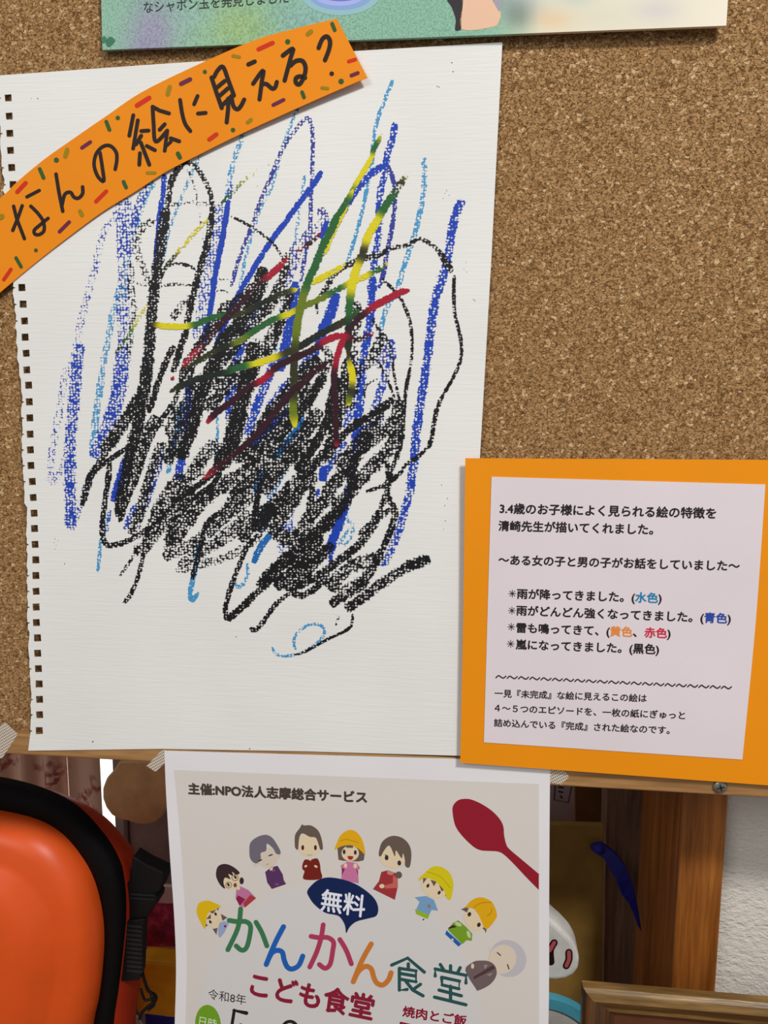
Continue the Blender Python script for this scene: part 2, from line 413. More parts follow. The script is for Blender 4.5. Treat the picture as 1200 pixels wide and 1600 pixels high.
CR = crayon()
PAL = dict(C=(70, 150, 200), A=(30, 105, 175), B=(24, 64, 176), P=(52, 62, 150), V=(15, 28, 80), K=(17, 15, 18), Y=(218, 204, 18), O=(48, 50, 24), G=(36, 96, 46), D=(24, 33, 26), L=(104, 122, 22), R=(165, 18, 46), M=(48, 15, 28), N=(15, 35, 55))
def spread(*segs): return segs
ST = '''C 7 .45 466,168 444,222 425,290 405,330 383,406 370,480
C 11 .42 381,207 366,250 359,281 350,340 335,430 325,500
C 7 .40 476,273 468,330 460,384 448,440 435,505 430,560
C 7 .62 614,124 600,160 587,198 580,260 566,330 555,370 541,415
C 10 .52 663,245 662,297 649,362 631,417 622,447 605,480 595,515 588,560
C 7 .45 316,239 307,255 295,282 275,330 260,375 255,412
C 13 .45 240,282 227,307 212,350 202,387 187,450 177,487 170,525 160,575
C 14 .46 160,575 156,610 152,635 146,685 144,715
C 7 .62 170,800 163,830 157,850 155,875 152,893
C 8 .85 308,850 306,885 300,910 297,930 301,937 311,926
C 10 .62 279,630 275,672 267,710 262,740
C 6 .55 345,600 340,652 340,675 339,697 338,730
C 6 .52 425,1011 432,1022 450,1025 475,1018 495,1005 506,992 505,980 492,975 475,980 462,992 459,1005 462,1016
C 8 .42 548,785 540,808 552,822 548,838 536,852 532,848 546,826
A 11 .85 425,832 407,855 396,880
C 7 .55 386,880 387,897 380,912 371,917 363,902
B 16 .30 195,307 180,335 160,370 147,425 140,450 127,500 115,562 102,585 92,647 82,700 79,735 78,757
B 12 .32 80,758 90,745 100,720 107,705 110,690
B 22 .52 125,537 120,575 115,635 110,685 109,735 110,785 111,828
B 12 .40 113,828 122,800 130,775 138,745
B 27 .40 196,305 192,350 192,387 195,425 192,475 195,525 192,560
B 29 .52 193,540 188,590 183,625 172,660 158,695 147,715
A 14 .40 224,300 208,360 198,420 188,480
B 16 .62 190,570 183,600 180,630
B 16 .45 230,287 215,325 207,355 200,400
B 9 .82 257,272 255,300 250,335 246,380 240,430
B 26 .40 350,320 337,350 325,412 317,487 308,530
B 10 .5 363,286 355,319 345,345
B 9 1.1 357,312 347,375 337,425 330,475 325,505 320,535
P 8 .55 361,448 374,402 392,358 405,319 422,279 440,236 457,209 479,185 486,194 489,220 488,253 487,286 486,319 484,362 477,395 470,441
B 9 .95 503,267 490,288 466,319 449,343 429,369 407,402 385,439 368,470 350,510 335,545
P 22 .42 500,325 507,345 495,358 478,372 462,392 448,412
B 10 .95 510,345 506,362 500,372
P 16 .42 468,395 455,425 445,450
B 12 .60 617,191 613,216 605,242 603,266 596,292 592,319 592,362 587,395 582,430
B 14 .72 582,430 580,485 575,520 567,567 562,630 557,667 555,705
B 13 .82 562,640 555,700 547,750 540,790
B 15 1.0 541,786 532,812 525,830 518,850 517,866
B 8 .6 517,865 515,878
B 11 .78 609,262 600,260 585,268 566,286 548,310 533,336 520,360
P 8 .70 604,258 612,272 616,290 617,308 615,340 609,373 603,406 598,432 592,450
B 16 .62 723,312 714,330 706,362 699,406 690,439 682,460 675,500 670,542 665,580 657,630 650,680 647,717 642,755 640,775
B 15 .52 640,770 630,805 625,825 610,862 598,885
B 16 .95 527,458 515,492 505,515 495,545
B 20 .62 495,545 482,565 462,590 440,615 420,640
B 15 .90 462,440 457,485 450,520 442,555 438,580
B 15 .68 402,485 390,512 375,545 362,595 355,630
B 14 .95 452,640 425,665 407,680 396,703
A 14 .85 472,648 462,675 445,695 430,715
B 14 .80 296,600 292,655 284,715 278,750
A 8 .85 286,630 277,670 272,700
B 14 .95 200,712 190,740 182,768 177,784
B 8 .42 172,795 167,830
B 14 .55 217,787 205,805 195,827
A 17 .85 412,735 404,755 402,775
B 15 1.0 506,728 504,752
B 22 .45 472,755 455,785 447,830 440,864
B 14 .45 500,765 488,785 480,800
N 24 .92 425,785 412,812 402,830
N 20 .6 480,670 455,690 435,715
B 15 .52 610,530 612,555 602,585 592,617 580,650
B 8 .7 600,655 575,665 560,675
B 14 .55 540,690 520,720 500,750
P 22 .45 595,520 600,545 590,575
B 16 .62 432,560 407,620 385,680
B 14 .60 372,600 355,655
B 18 .52 562,560 552,620 540,680
B 14 .60 255,700 235,765 222,800
A 12 .60 465,700 440,740 420,780
B 14 .58 330,560 318,610 306,660
K 11 .62 290,252 277,265 267,287 261,325
K 18 .72 260,325 252,375 245,425 240,462 235,512 232,562
K 20 .76 233,555 230,572 225,610 218,650 208,690 195,750 186,808
K 9 .62 290,251 307,262 320,282 330,307 332,340
K 12 .66 332,330 325,375 315,412 305,450 297,482 290,520 280,550 270,582
K 5 .32 290,257 300,280 307,305 312,335 317,375
K 9 .30 250,330 262,323 285,317 310,317 332,320 348,318
K 16 .33 245,347 225,352 213,380 220,412 232,437 240,455
K 13 .33 205,410 205,450 210,490 205,520 200,560
K 6 .55 250,440 260,417 277,412 295,415 307,422
K 6 .50 212,442 235,446 255,446 277,444 300,446
K 4 .45 337,455 346,454 357,457
K 4 .45 342,435 348,437 357,437
K 5 .60 361,338 387,351 416,371 431,386 442,406 444,432 444,460
K 18 .36 268,500 276,488 290,474 307,460
K 11 .72 272,540 257,570 245,605 232,645
K 10 .60 290,560 275,622 255,652 235,685 222,722 210,755 197,785 187,816
K 5 .45 250,662 262,672 264,690
K 22 .66 222,610 208,638 190,665 172,690 160,705
K 14 .75 232,590 215,680 204,720 195,765
K 12 .62 170,700 150,730 140,748 128,790
K 8 .90 218,684 195,702 165,722 135,746
K 10 .62 172,715 168,755 162,797 160,835 167,851 185,850 210,840 240,820
K 10 .95 225,832 250,812 272,785 300,765 335,738 362,710
K 22 .50 255,690 235,745 222,790 205,835
K 22 .50 285,740 250,790 230,850 210,860
K 24 .52 330,695 300,740 270,790 245,830 225,852
K 24 .52 370,740 320,780 290,820 262,862
K 22 .48 405,765 350,810 300,850 255,870
K 22 .46 420,790 360,835 310,865 280,885
K 16 .38 410,835 360,868 320,880 275,892
K 20 .42 300,870 340,845 390,800
K 9 .85 300,905 312,860 322,820 345,800
K 10 .9 345,735 330,760 300,780 285,800
K 7 .48 212,855 207,870 200,882 187,900
K 8 .66 226,852 222,875 217,897 205,927 193,943
K 22 .90 412,417 402,458 375,505 350,530 335,567 317,605 307,642 295,680 280,717
K 27 .86 398,535 390,580 380,617 370,655 357,700 340,732
K 16 .90 382,640 368,690 345,728
K 22 .56 400,445 355,490 320,530 295,570
K 22 .56 440,455 395,505 350,560 300,610
K 22 .52 440,500 400,560 360,600 320,640
K 18 .52 360,470 330,510 305,555 290,600
K 16 .48 450,395 442,430 425,467 405,500
K 20 .52 345,590 310,620 280,640 262,680
K 14 .45 325,690 340,695 325,712 300,735 320,740
K 16 .58 455,455 440,500 425,540 410,560
K 9 .42 395,530 415,535 425,540 420,550 405,552
K 24 .62 500,560 470,585 445,620 420,650 395,690 365,720
K 17 .82 507,585 487,617 470,642 450,667 430,690
K 16 .80 530,590 517,630 512,655 500,680 482,710 462,735
K 22 .62 545,560 540,600 530,640 520,680 510,720
K 20 .46 600,520 580,560 560,580 540,600
K 12 .50 455,600 485,605 483,640 486,670
K 14 .78 615,624 600,635 575,652 550,667 525,692 500,717 470,750
K 24 .56 622,650 590,680 560,705 535,740 505,775
K 24 .54 628,665 605,705 575,735 550,765 520,800
K 22 .58 520,700 480,735 440,775 400,815 375,845
K 22 .56 490,690 445,720 400,745 360,775
K 20 .55 445,690 410,710 375,740 340,770
K 22 .58 495,740 455,775 420,805 390,825
K 10 .95 408,745 400,790 395,830
K 18 .9 432,790 418,800 404,825
K 26 .56 470,760 445,800 430,830 460,840 490,800 520,770
K 12 .62 490,760 484,790 478,815
K 16 .92 582,677 567,697 552,725 547,767
K 16 .86 550,730 545,775 525,805 505,828
K 22 .78 525,800 500,828 475,850 450,872 425,895 405,918
K 12 .72 430,900 400,927 382,945 362,962 354,968
K 9 .70 354,969 352,950 360,920 372,887 385,857 400,837
K 24 .66 500,835 480,870 455,895 430,918
K 20 .66 520,850 490,880 470,910 445,918
K 9 .62 390,981 400,984 412,970 430,945 455,925
K 12 .62 455,925 475,930 500,912 515,897
K 15 .62 595,795 580,825 562,850 537,870 515,887 492,902 470,912
K 9 .62 609,755 600,778 590,805 575,828
K 12 .45 610,795 585,815 560,835
K 7 .72 630,735 615,747 595,760 572,768
K 7 .70 672,695 655,712 640,722 628,732
K 8 .95 622,742 612,752
K 8 .55 596,393 618,386 640,382 653,373 675,382 690,397
K 12 .62 685,390 697,410 706,425
K 6 .74 710,430 709,455 711,492 720,530 720,560 707,592 692,617
K 8 .66 692,617 682,642 675,680 670,700
K 11 .56 603,392 585,400 566,404 541,415 522,428 511,448 500,465
K 5 .6 494,470 496,490
K 6 .62 597,435 612,450 625,465 635,485 642,510 644,542 641,575
K 7 .70 641,575 635,605 631,642 629,680 622,705 612,735
K 9 .55 628,690 620,715 612,735 606,770 598,790
K 5 .55 580,495 590,512 605,530 612,555 617,592 625,630 627,655
K 5 .55 590,562 605,592 612,610 622,642
K 5 .52 570,622 572,602 590,592
K 24 .52 625,625 620,660 612,690
K 11 .58 605,720 608,745 604,765 612,790
K 12 .60 612,785 617,805 607,837 595,862 580,885
K 20 .60 672,873 645,882 625,893
K 10 .95 668,873 650,878 640,882
K 18 .58 630,890 610,902 585,920 555,942 540,952
K 18 .60 597,858 580,890 555,920 530,935 517,946
K 26 .46 600,870 560,880 530,900 520,925
K 26 .46 575,905 550,920 530,930
K 12 .60 508,915 520,905 545,895
K 5 .75 551,959 549,977 537,987 515,997 492,1010 472,1020 460,1023
K 5 .45 530,960 525,977
K 22 .40 545,520 550,550 555,590 545,640
K 26 .56 485,600 435,660 385,725
K 24 .54 305,600 283,660 262,725
K 22 .54 245,650 217,705 197,755
K 26 .58 500,640 460,700 410,770
K 26 .54 595,640 560,695 525,730
K 26 .54 430,700 385,760 345,810
K 22 .52 300,760 275,810 262,850
K 20 .54 375,560 350,600 330,640
K 18 .45 556,470 560,500 545,530
K 16 .42 505,540 515,560 500,590
G:.5,Y:.25 9 1 344,319 363,301 374,288 398,268 422,256
Y:.55,Y:.5,Y:.45,O:.55,D:.6 9 1 325,342 305,362 285,385 267,407 252,428
Y:.55,Y:.4,G:.5,O:.6 9 1 230,475 215,500 200,525 180,552
O:.95,Y:.95,Y:.95,G:.85,G:.85,O:.8,D:.8,O:.85,Y:.85 11 1 235,505 255,509 285,510 310,505 335,495 375,490 412,472 445,457 465,452
Y:.9,Y:.9,Y:.7,Y:.6 11 1 480,445 500,435 525,422 540,412
O:.7,O:.85,D:.9,L:.9,G:.9,G:.85,Y:.95,L:.9,L:.8,G:.8,Y:.9,Y:.8,G:.6,Y:.4 11 1 285,577 325,555 350,542 375,532 400,515 425,500 450,491 475,478 500,467 525,453 550,440 570,432 590,422 606,410
O:.8,D:.95,D:.95,G:.9,Y:1,Y:1,O:.9,D:.95,D:.95,O:.95,G:.9 12 1 265,612 300,595 337,585 375,574 402,567 424,560 450,550 475,537 500,522 542,500 562,484
Y:.8,Y:.95,Y:.9,Y:.7 12 1 548,305 530,340 515,372 506,398
Y:.3,G:.9,Y:1,Y:1,G:1 9 1 598,207 585,231 579,249 561,279 546,304
Y:1,G:1,G:1.1 11 1 552,296 540,318 520,348
G:1,G:1.1,G:1.1,G:1.1,G:1,L:1,L:1,O:1,O:1,L:1,Y:1 14 1 530,330 518,358 504,385 494,412 482,438 472,470 464,510 460,560 459,610 458,640 461,668
Y:.25,O:.5,G:.8,G:1,Y:1,Y:1,O:1,Y:1,Y:1,G:1,D:1,O:1 14 1 640,268 625,288 612,308 600,325 588,347 574,371 567,396 557,420 550,445 546,480 545,520 544,555
O:1,Y:1,Y:1,O:1,L:1,Y:1 12 1 543,555 548,575 551,590 549,612 545,625 545,634
R:.95,R:1,R:1,R:1.1,M:1,M:1 12 1 640,453 625,457 605,467 585,478 562,495 547,512
M:1,R:1,R:1,M:1,M:1,M:1,R:1 11 1 547,512 534,536 526,560 522,592 524,630 525,680 526,698
R:.3,M:.6,R:1,R:1,M:1,M:1,R:1,M:1,M:1,M:1,R:1 12 1 592,515 560,530 532,525 510,531 487,547 437,570 412,592 387,605 362,627 337,645 323,661
R:.5,M:.55,R:.5 9 1 503,362 486,378 464,393
R:.6,R:.8,M:.6,M:.8,M:.8,M:.7,R:.6,R:.7 12 1 450,403 425,427 400,447 375,475 350,500 325,530 300,556 285,572
M:.9,M:.8,M:1,M:1,M:1,M:1,M:.8,R:.8 12 1 512,565 487,585 450,618 425,650 400,680 375,702 350,722 318,748
R:.9 8 1 271,588 268,594'''
def strokes():
    lines = ST.strip().split('\n')
    for k, ln in enumerate(lines):
        a = ln.split(); wd = float(a[1]); pr = float(a[2]); pts = [tuple(map(float, q.split(','))) for q in a[3:]]
        cs = [(c.split(':') + ['1'])[:2] for c in a[0].split(',')]
        cs = [(np.array(PAL[c][:3], float), min(float(v), .97) * pr) for c, v in cs]
        if a[0] == 'K' and pr > .6: pr = .6 + (pr - .6) * .72; cs = [(cs[0][0], pr)]
        m = max(6, int(sum(math.dist(p, q) for p, q in zip(pts, pts[1:])) / 5)); off = .00003 + 1.3e-6 * k
        if a[0] == 'K': pr -= (.03 if wd < 10 else -.02); pr = min(pr, .77); cs = [(cs[0][0], pr)]
        if a[0][0] in 'YOGRM' and ':' in a[0]: wd *= .88
        prof = ((-1, -.12), (-.62, .95), (0, 1.0), (.62, .95), (1, -.12)); V, Fc, Cl, Pr = [], [], [], []
        rnd = random.Random(k); ph = rnd.uniform(0, 9)
        for i in range(m + 1):
            t = i / m; q = sample(pts, t); q2 = sample(pts, min(1, t + .01)); q1 = sample(pts, max(0, t - .01)); d = q2 - q1; d /= np.linalg.norm(d) + 1e-9
            nx = np.array([-d[1], d[0]]); u = t * (len(cs) - 1) if len(cs) > 1 else 0; j = min(int(u), len(cs) - 1); j2 = min(j + 1, len(cs) - 1); fr = u - j; fr = max(0, min(1, (fr - .5) * 1.5 + .5)); fr = fr * fr * (3 - 2 * fr)
            c = cs[j][0] * (1 - fr) + cs[j2][0] * fr; p = cs[j][1] * (1 - fr) + cs[j2][1] * fr
            endw = min(1, (.35 if ':' in a[0] else .55) + min(i, m - i) * .2) * (1 + .10 * math.sin(i * 1.7 + ph * 3) * math.sin(i * .61 + ph)); p *= 1 + .07 * math.sin(i * .7 + ph)
            for s_, f_ in prof:
                x, y = q + nx * s_ * wd * .5 * endw * 1.12; V.append(at(x, y, YD(x, y) - off)); Cl.append(lin(c)); Pr.append(p * f_ if f_ > 0 else min(p, .8) - .55)
        for i in range(m):
            for s_ in range(4): b = i * 5 + s_; Fc.append((b, b + 1, b + 6, b + 5))
        me = mesh(V, Fc); me.attributes.new('press', 'FLOAT', 'POINT'); me.color_attributes.new('Col', 'FLOAT_COLOR', 'POINT')
        me.attributes['press'].data.foreach_set('value', Pr); me.color_attributes['Col'].data.foreach_set('color', [q_ for c_ in Cl for q_ in c_])
        bm = bmesh.new(); bm.from_mesh(me)
        for f in bm.faces:
            f.normal_update()
            if f.normal.y > 0: f.normal_flip()
        bm.to_mesh(me); bm.free()
        o = link('crayon_stroke', me, CR, draw)
        o['label'] = {'C': 'light blue crayon line', 'A': 'mid blue crayon line', 'B': 'blue crayon line', 'P': 'thin indigo crayon line', 'N': 'dark navy crayon patch', 'K': 'black crayon line', 'Y': 'yellow and green crayon line', 'O': 'olive and yellow crayon line', 'G': 'green crayon line', 'R': 'red crayon line', 'M': 'dark red crayon line'}[a[0][0]]
strokes()
sp_ = Print(YD, .00003)
for x, y, r in ((86, 842, .7), (91, 845, .6), (84, 848, .6), (88, 852, .5), (86, 858, .6), (101, 881, .9), (59, 154, 1), (49, 154, .6), (145, 1159, 1.2), (706, 98, 1), (708, 112, 1), (683, 135, .9), (686, 136, .9), (690, 758, .8), (699, 779, .8), (695, 790, .8), (696, 814, .8), (693, 827, .6), (369, 995, .9), (740, 468, .8), (742, 470, .8), (390, 1170, 1), (698, 298, .7), (695, 302, .6), (692, 310, .6), (702, 305, .7), (725, 420, .6), (729, 425, .6), (728, 410, .6), (400, 200, .6), (402, 291, .6)):
    sp_.disc(x, y, r, r, (70, 66, 62), n=8)
sp_.build('crayon_specks', draw)

# ================================================================ arched orange title banner
YB = lambda x, y: -.0033 - .0019 * max(0, x / 575) ** 2
TOPC = [(-60, 370), (-30, 335), (0, 304), (55, 259), (110, 220), (165, 190), (220, 162), (290, 132), (360, 106), (430, 68), (480, 44), (526, 29)]
TOPC = [(-60, 366), (-28, 332), (8, 303), (28, 283), (69, 249), (110, 220), (165, 182), (225, 142), (320, 96), (400, 62), (460, 45), (526, 29)]
BOTC = [(-75, 520), (0, 457), (60, 406), (118, 362), (180, 320), (240, 286), (310, 249), (375, 205), (430, 182), (500, 152), (574, 121)]
BOTC = [(-75, 520), (0, 457), (60, 407), (110, 368), (160, 331), (210, 300), (260, 268), (310, 242), (360, 217), (420, 189), (500, 153), (574, 121)]
banner = sheet('title_banner', TOPC, BOTC, YB, .0004, paper_mat((238, 140, 12), 0, 'orange_card'), 60, 8)
tag(banner, 'arched orange paper title strip with black handwriting and coloured dashes across the drawing', 'banner')
BK = (38, 26, 22)
pb = Print(YB)
def many(pr, ox, oy, s, items, wd, col):
    pr.tr(ox, oy, s)
    for it in items: pr.line(it, wd * 1.1, col, smooth=len(it) > 3)
    pr.tr(0, 0, 1)
many(pb, 0, 110, 4.327, [[(182, 855), (265, 812)], [(92, 918), (112, 1000), (165, 1138)], [(150, 915), (120, 1000), (86, 1082)], [(208, 918), (255, 965), (292, 1020), (298, 1080), (270, 1108), (238, 1108), (232, 1080), (270, 1045), (325, 1000)]], 22, BK)
many(pb, 60, 200, 4, [[(110, 288), (128, 400), (152, 520)], [(148, 480), (165, 415), (200, 402), (222, 432), (250, 438), (276, 410), (276, 368)], [(385, 155), (400, 250), (408, 332), (370, 300), (348, 230), (362, 160), (405, 115), (450, 112), (485, 150), (490, 200), (480, 258)]], 21, BK)
many(pb, 180, 140, 7.5, [[(212, 300), (165, 540)], [(265, 360), (210, 690), (300, 545)], [(305, 485), (390, 480)], [(305, 540), (245, 640)], [(300, 620), (400, 880)], [(290, 745), (282, 880)], [(370, 660), (465, 710)],
    [(438, 200), (450, 400), (475, 610), (610, 480)], [(438, 200), (520, 245), (630, 278)], [(580, 405), (520, 470)], [(610, 480), (580, 715), (650, 610)], [(650, 570), (750, 605)],
    [(760, 120), (785, 280), (820, 400), (880, 485)], [(965, 75), (925, 170)], [(970, 280), (1060, 272)]], 42, BK)
many(pb, 320, 80, 10, [[(105, 410), (180, 640), (265, 885)], [(145, 400), (200, 300), (285, 245), (370, 460), (455, 690)], [(185, 570), (310, 465)], [(225, 700), (360, 580)], [(265, 850), (430, 690)], [(365, 740), (365, 900), (342, 1110)], [(415, 700), (445, 850), (505, 905), (560, 860), (615, 755)],
    [(680, 205), (780, 160)], [(755, 505), (910, 300), (890, 480), (855, 750)], [(890, 520), (960, 510), (1050, 580), (1100, 560), (1125, 480)]], 60, BK)
many(pb, 420, 20, 7.06, [[(155, 470), (265, 395), (240, 500), (175, 745)], [(240, 580), (300, 530), (370, 530), (405, 600), (390, 700), (340, 785), (300, 770), (300, 720), (345, 700), (400, 715)], [(550, 385), (590, 290), (640, 260), (675, 310), (665, 400), (620, 520)], [(693, 670)]], 44, BK)
pb.build('handwriting', banner)
RD, OL, GR, PU = (205, 45, 15), (150, 125, 10), (50, 88, 40), (105, 35, 62)
pd = Print(YB, .00005)
for x0, y0, x1, y1, w_, c in ((27, 300, 40, 286, 7, RD), (150, 315, 166, 299, 6.5, RD), (6, 437, 17, 421, 6, RD), (214, 165, 233, 153, 7.5, RD), (327, 218, 338, 210, 7, RD), (404, 77, 426, 67, 7, RD), (545, 96, 555, 93, 6, RD),
    (128, 231, 141, 222, 6, PU), (93, 362, 108, 347, 6, PU), (283, 131, 297, 124, 7, PU), (427, 164, 443, 156, 6, PU), (549, 118, 559, 114, 6, PU),
    (62, 264, 68, 278, 6, GR), (25, 403, 33, 417, 5.5, GR), (166, 190, 171, 203, 6, GR), (193, 284, 197, 293, 6, GR), (278, 240, 281, 246, 7, GR), (519, 37, 523, 47, 6, GR), (472, 144, 475, 152, 6, GR),
    (105, 234, 102, 244, 7, OL), (125, 330, 128, 336, 6.5, OL), (265, 136, 262, 147, 7, OL), (230, 270, 242, 270, 5, OL), (387, 191, 392, 187, 6, OL), (364, 87, 374, 89, 5, OL), (481, 53, 486, 49, 7, OL), (503, 137, 512, 138, 5, OL), (0, 340, 3, 338, 8, OL)):
    pd.line([(x0, y0), (x1, y1)], w_, c)
for x, y, r in ((88, 250, 4), (56, 391, 3), (184, 184, 3.4), (320, 112, 3.2), (449.5, 65, 4), (364, 203, 3.5), (533, 127, 4.2)): pd.disc(x, y, r, r, GR)
pd.build('coloured_dashes', banner)

# ================================================================ upper printed poster
YT = lambda x, y: -.0034 - .0020 * (x / 1100)
def tc(x, y):
    c = np.array((142, 190, 164.))
    def bl(cx, cy, rx, ry, col, k=1.0):
        nonlocal c
        a = k * math.exp(-(((x - cx) / rx) ** 2 + ((y - cy) / ry) ** 2)); c = c * (1 - a) + np.array(col, float) * a
    bl(240, 45, 38, 50, (160, 144, 184), .85); bl(225, 75, 26, 20, (150, 138, 178), .6); bl(375, 40, 60, 40, (158, 192, 120), .9); bl(300, 25, 40, 24, (150, 184, 184), .5); bl(465, 30, 50, 26, (145, 186, 188), .6)
    bl(200, -60, 200, 60, (120, 170, 150), .3)
    t = max(0, min(1, (x - 770) / 75)); c = c * (1 - t) + np.array((226, 220, 196.)) * t
    bl(865, 30, 30, 16, (232, 196, 150), .8); bl(800, 5, 45, 20, (150, 160, 165), .6); bl(810, 25, 22, 22, (95, 110, 100), .6); bl(930, 25, 60, 20, (212, 208, 186), .4); bl(1030, 15, 40, 20, (204, 196, 198), .7)
    bl(900, -5, 30, 14, (170, 190, 185), .5); bl(1130, 30, 60, 40, (236, 226, 206), .8)
    return c
def speck_ink():
    m, nt, b = newmat('painted_print', .45, .4)
    a = N(nt, 'ShaderNodeAttribute'); a.attribute_name = 'Col'
    sx = N(nt, 'ShaderNodeSeparateXYZ'); L(nt, mapped(nt), sx.inputs[0])
    k = math_(nt, 'MULTIPLY', math_(nt, 'SUBTRACT', .06, sx.outputs[0]), 40, True)
    mx = N(nt, 'ShaderNodeMix', data_type='RGBA', blend_type='MULTIPLY'); L(nt, k, mx.inputs[0]); L(nt, a.outputs['Color'], mx.inputs[6])
    L(nt, ramp(nt, noise(nt, mapped(nt), 1100, 2), [(.35, (.62, .66, .64)), (.6, (.98, .98, .98))]), mx.inputs[7]); L(nt, mx.outputs[2], b.inputs['Base Color']); return m
SPK = speck_ink()
top = sheet('painted_poster', [(154, -160), (157, -40), (160, 78)], [(1148, -170), (1141, -60), (1135, 40)], YT, .0018, SPK, 30, 70, colf=tc)
tag(top, 'green and cream illustrated poster cut off at the top of the board', 'poster')
def pic(name, f, lab): q = Print(YT); f(q); q.build(name, top)['label'] = lab
pic('printed_bubble', lambda p: p.disc(532, -10, 62, 34, (148, 190, 196)).disc(532, -8, 50, 24, (136, 166, 214)).disc(530, -8, 40, 17, (168, 178, 232)).disc(532, -10, 34, 12, (106, 118, 200)), 'blue soap bubble picture')
pic('printed_sleeve', lambda p: p.poly([(690, -60), (730, -60), (724, 0), (721, 30), (720, 46), (711, 46.5), (712, 30), (705, 10), (697, -5)], (52, 48, 52)), 'black clothing edge')
pic('printed_arm', lambda p: p.poly([(724, -50), (760, -40), (772, 5), (782, 20), (780, 32), (770, 42), (721, 45.5), (722, 10)], (232, 190, 160), True), 'pale skin coloured shape')
pic('printed_cuff', lambda p: p.poly([(762, -40), (790, -40), (786, 5), (779, 18), (770, 2)], (160, 160, 168)), 'grey cloth shape')
pic('printed_leaf', lambda p: p.poly([(165, 66), (172, 57), (180, 64), (170, 74)], (62, 118, 92), True), 'dark green leaf')
pic('printed_leaf', lambda p: p.poly([(158, 62), (163, 56), (167, 62), (162, 68)], (66, 124, 96), True), 'dark green leaf')
text('なシャボン玉を発見しました', (225, 19), (451, 3), YT, .0001, [(48, 58, 55)], 'lettering', top, .008)

# ================================================================ orange notice card
YN = lambda x, y: -.0076 + .0008 * ((x - 724) / 476)
card = sheet('notice_card', [(727, 716), (724, 950), (719, 1192)], [(1290, 719), (1270, 980), (1252, 1231)], YN, .0005, paper_mat((240, 146, 4), 0, 'orange_card_bright'))
tag(card, 'orange card mounting a white printed explanation sheet at the lower right of the board', 'notice')
YN2 = lambda x, y: YN(x, y) - .0003
ws = sheet('white_sheet', [(768, 745), (762, 950), (756, 1160)], [(1196, 757), (1181, 970), (1160, 1187)], YN2, .0002, paper_mat((228, 216, 220), 0, 'copy_paper'), parent=card)
ws['label'] = 'white sheet of printed text'
TX = (40, 34, 38)
def tl(*a, **k): return text(*a[:3], YN2, .00008, k.pop('cols', [TX]), 'lettering', ws, k.pop('bold', .034), **k)
tl('3.4歳のお子様によく見られる絵の特徴を', (781, 801), (1118, 809))
tl('清崎先生が描いてくれました。', (779, 828), (1020, 834))
tl('〜ある女の子と男の子がお話をしていました〜', (779, 881), (1155, 891))
tl('雨が降ってきました。(水色)', (808, 934), (1033, 941), cols=[TX, (40, 130, 175)], spans=[(11, 13, 1)])
tl('雨がどんどん強くなってきました。(青色)', (807, 960), (1141, 973), cols=[TX, (45, 75, 160)], spans=[(17, 19, 1)])
tl('雷も鳴ってきて、(黄色、赤色)', (807, 987), (1047, 996), cols=[TX, (232, 140, 60), (205, 45, 75)], spans=[(9, 11, 1), (12, 14, 2)])
tl('嵐になってきました。(黒色)', (806, 1013), (1029, 1021))
for x_, y_ in ((800.5, 927.5), (800, 954), (799, 979.5), (798, 1006)):
    pa_ = Print(YN2, .00008)
    for a_ in range(4): c_, s_ = 5.6 * math.cos(a_ * math.pi / 4), 5.6 * math.sin(a_ * math.pi / 4); pa_.line([(x_ - c_, y_ - s_), (x_ + c_, y_ + s_)], 1.1, TX)
    pa_.build('asterisk', ws)
pw = Print(YN2, .00008)
for i in range(21):
    x0 = 774 + i * 370 / 21; y0 = 1057.5 + i * 17.5 / 21
    pw.line([(x0 + 1, y0 + 1.5), (x0 + 5, y0 - 1.8), (x0 + 9, y0 + .6), (x0 + 12.5, y0 + 2), (x0 + 16.5, y0 - 1)], 2.0, TX)
pw.build('wavy_rule', ws)
tl('一見『未完成』な絵に見えるこの絵は', (773, 1088), (1010, 1096), bold=.026)
tl('４〜５つのエピソードを、一枚の紙にぎゅっと', (773, 1111), (1070, 1123), bold=.026)
tl('詰め込んでいる『完成』された絵なのです。', (772, 1134), (1046, 1146), bold=.026)

# ================================================================ lower white flyer
YF = lambda x, y: -.0043 - .0012 * math.sin(max(0, min(1, (y - 1230) / 500)) * math.pi) * (1 - (x - 257) / 900)
fl = sheet('event_flyer', [(257, 1173), (259, 1230), (265, 1330), (272, 1430), (275, 1510), (273, 1600), (268, 1760), (262, 2000)], [(860, 1190), (859, 1250), (858.5, 1330), (858, 1430), (858, 1510), (857, 1600), (853, 1760), (845, 2000)], YF, .0002, paper_mat((232, 229, 230), 0, 'flyer_paper'), 50, 30)
tag(fl, 'white flyer with small illustrated people and colourful headline hanging below the drawing', 'flyer')
pf = Print(YF, .00008)
PG = (216, 209, 202)
inner = [(272, 1203), (400, 1207), (600, 1215), (842, 1225), (842, 1400), (842, 1600), (838, 1760), (836, 1950), (280, 1950), (288, 1760), (290, 1600), (292, 1500), (288, 1400), (281, 1300)]
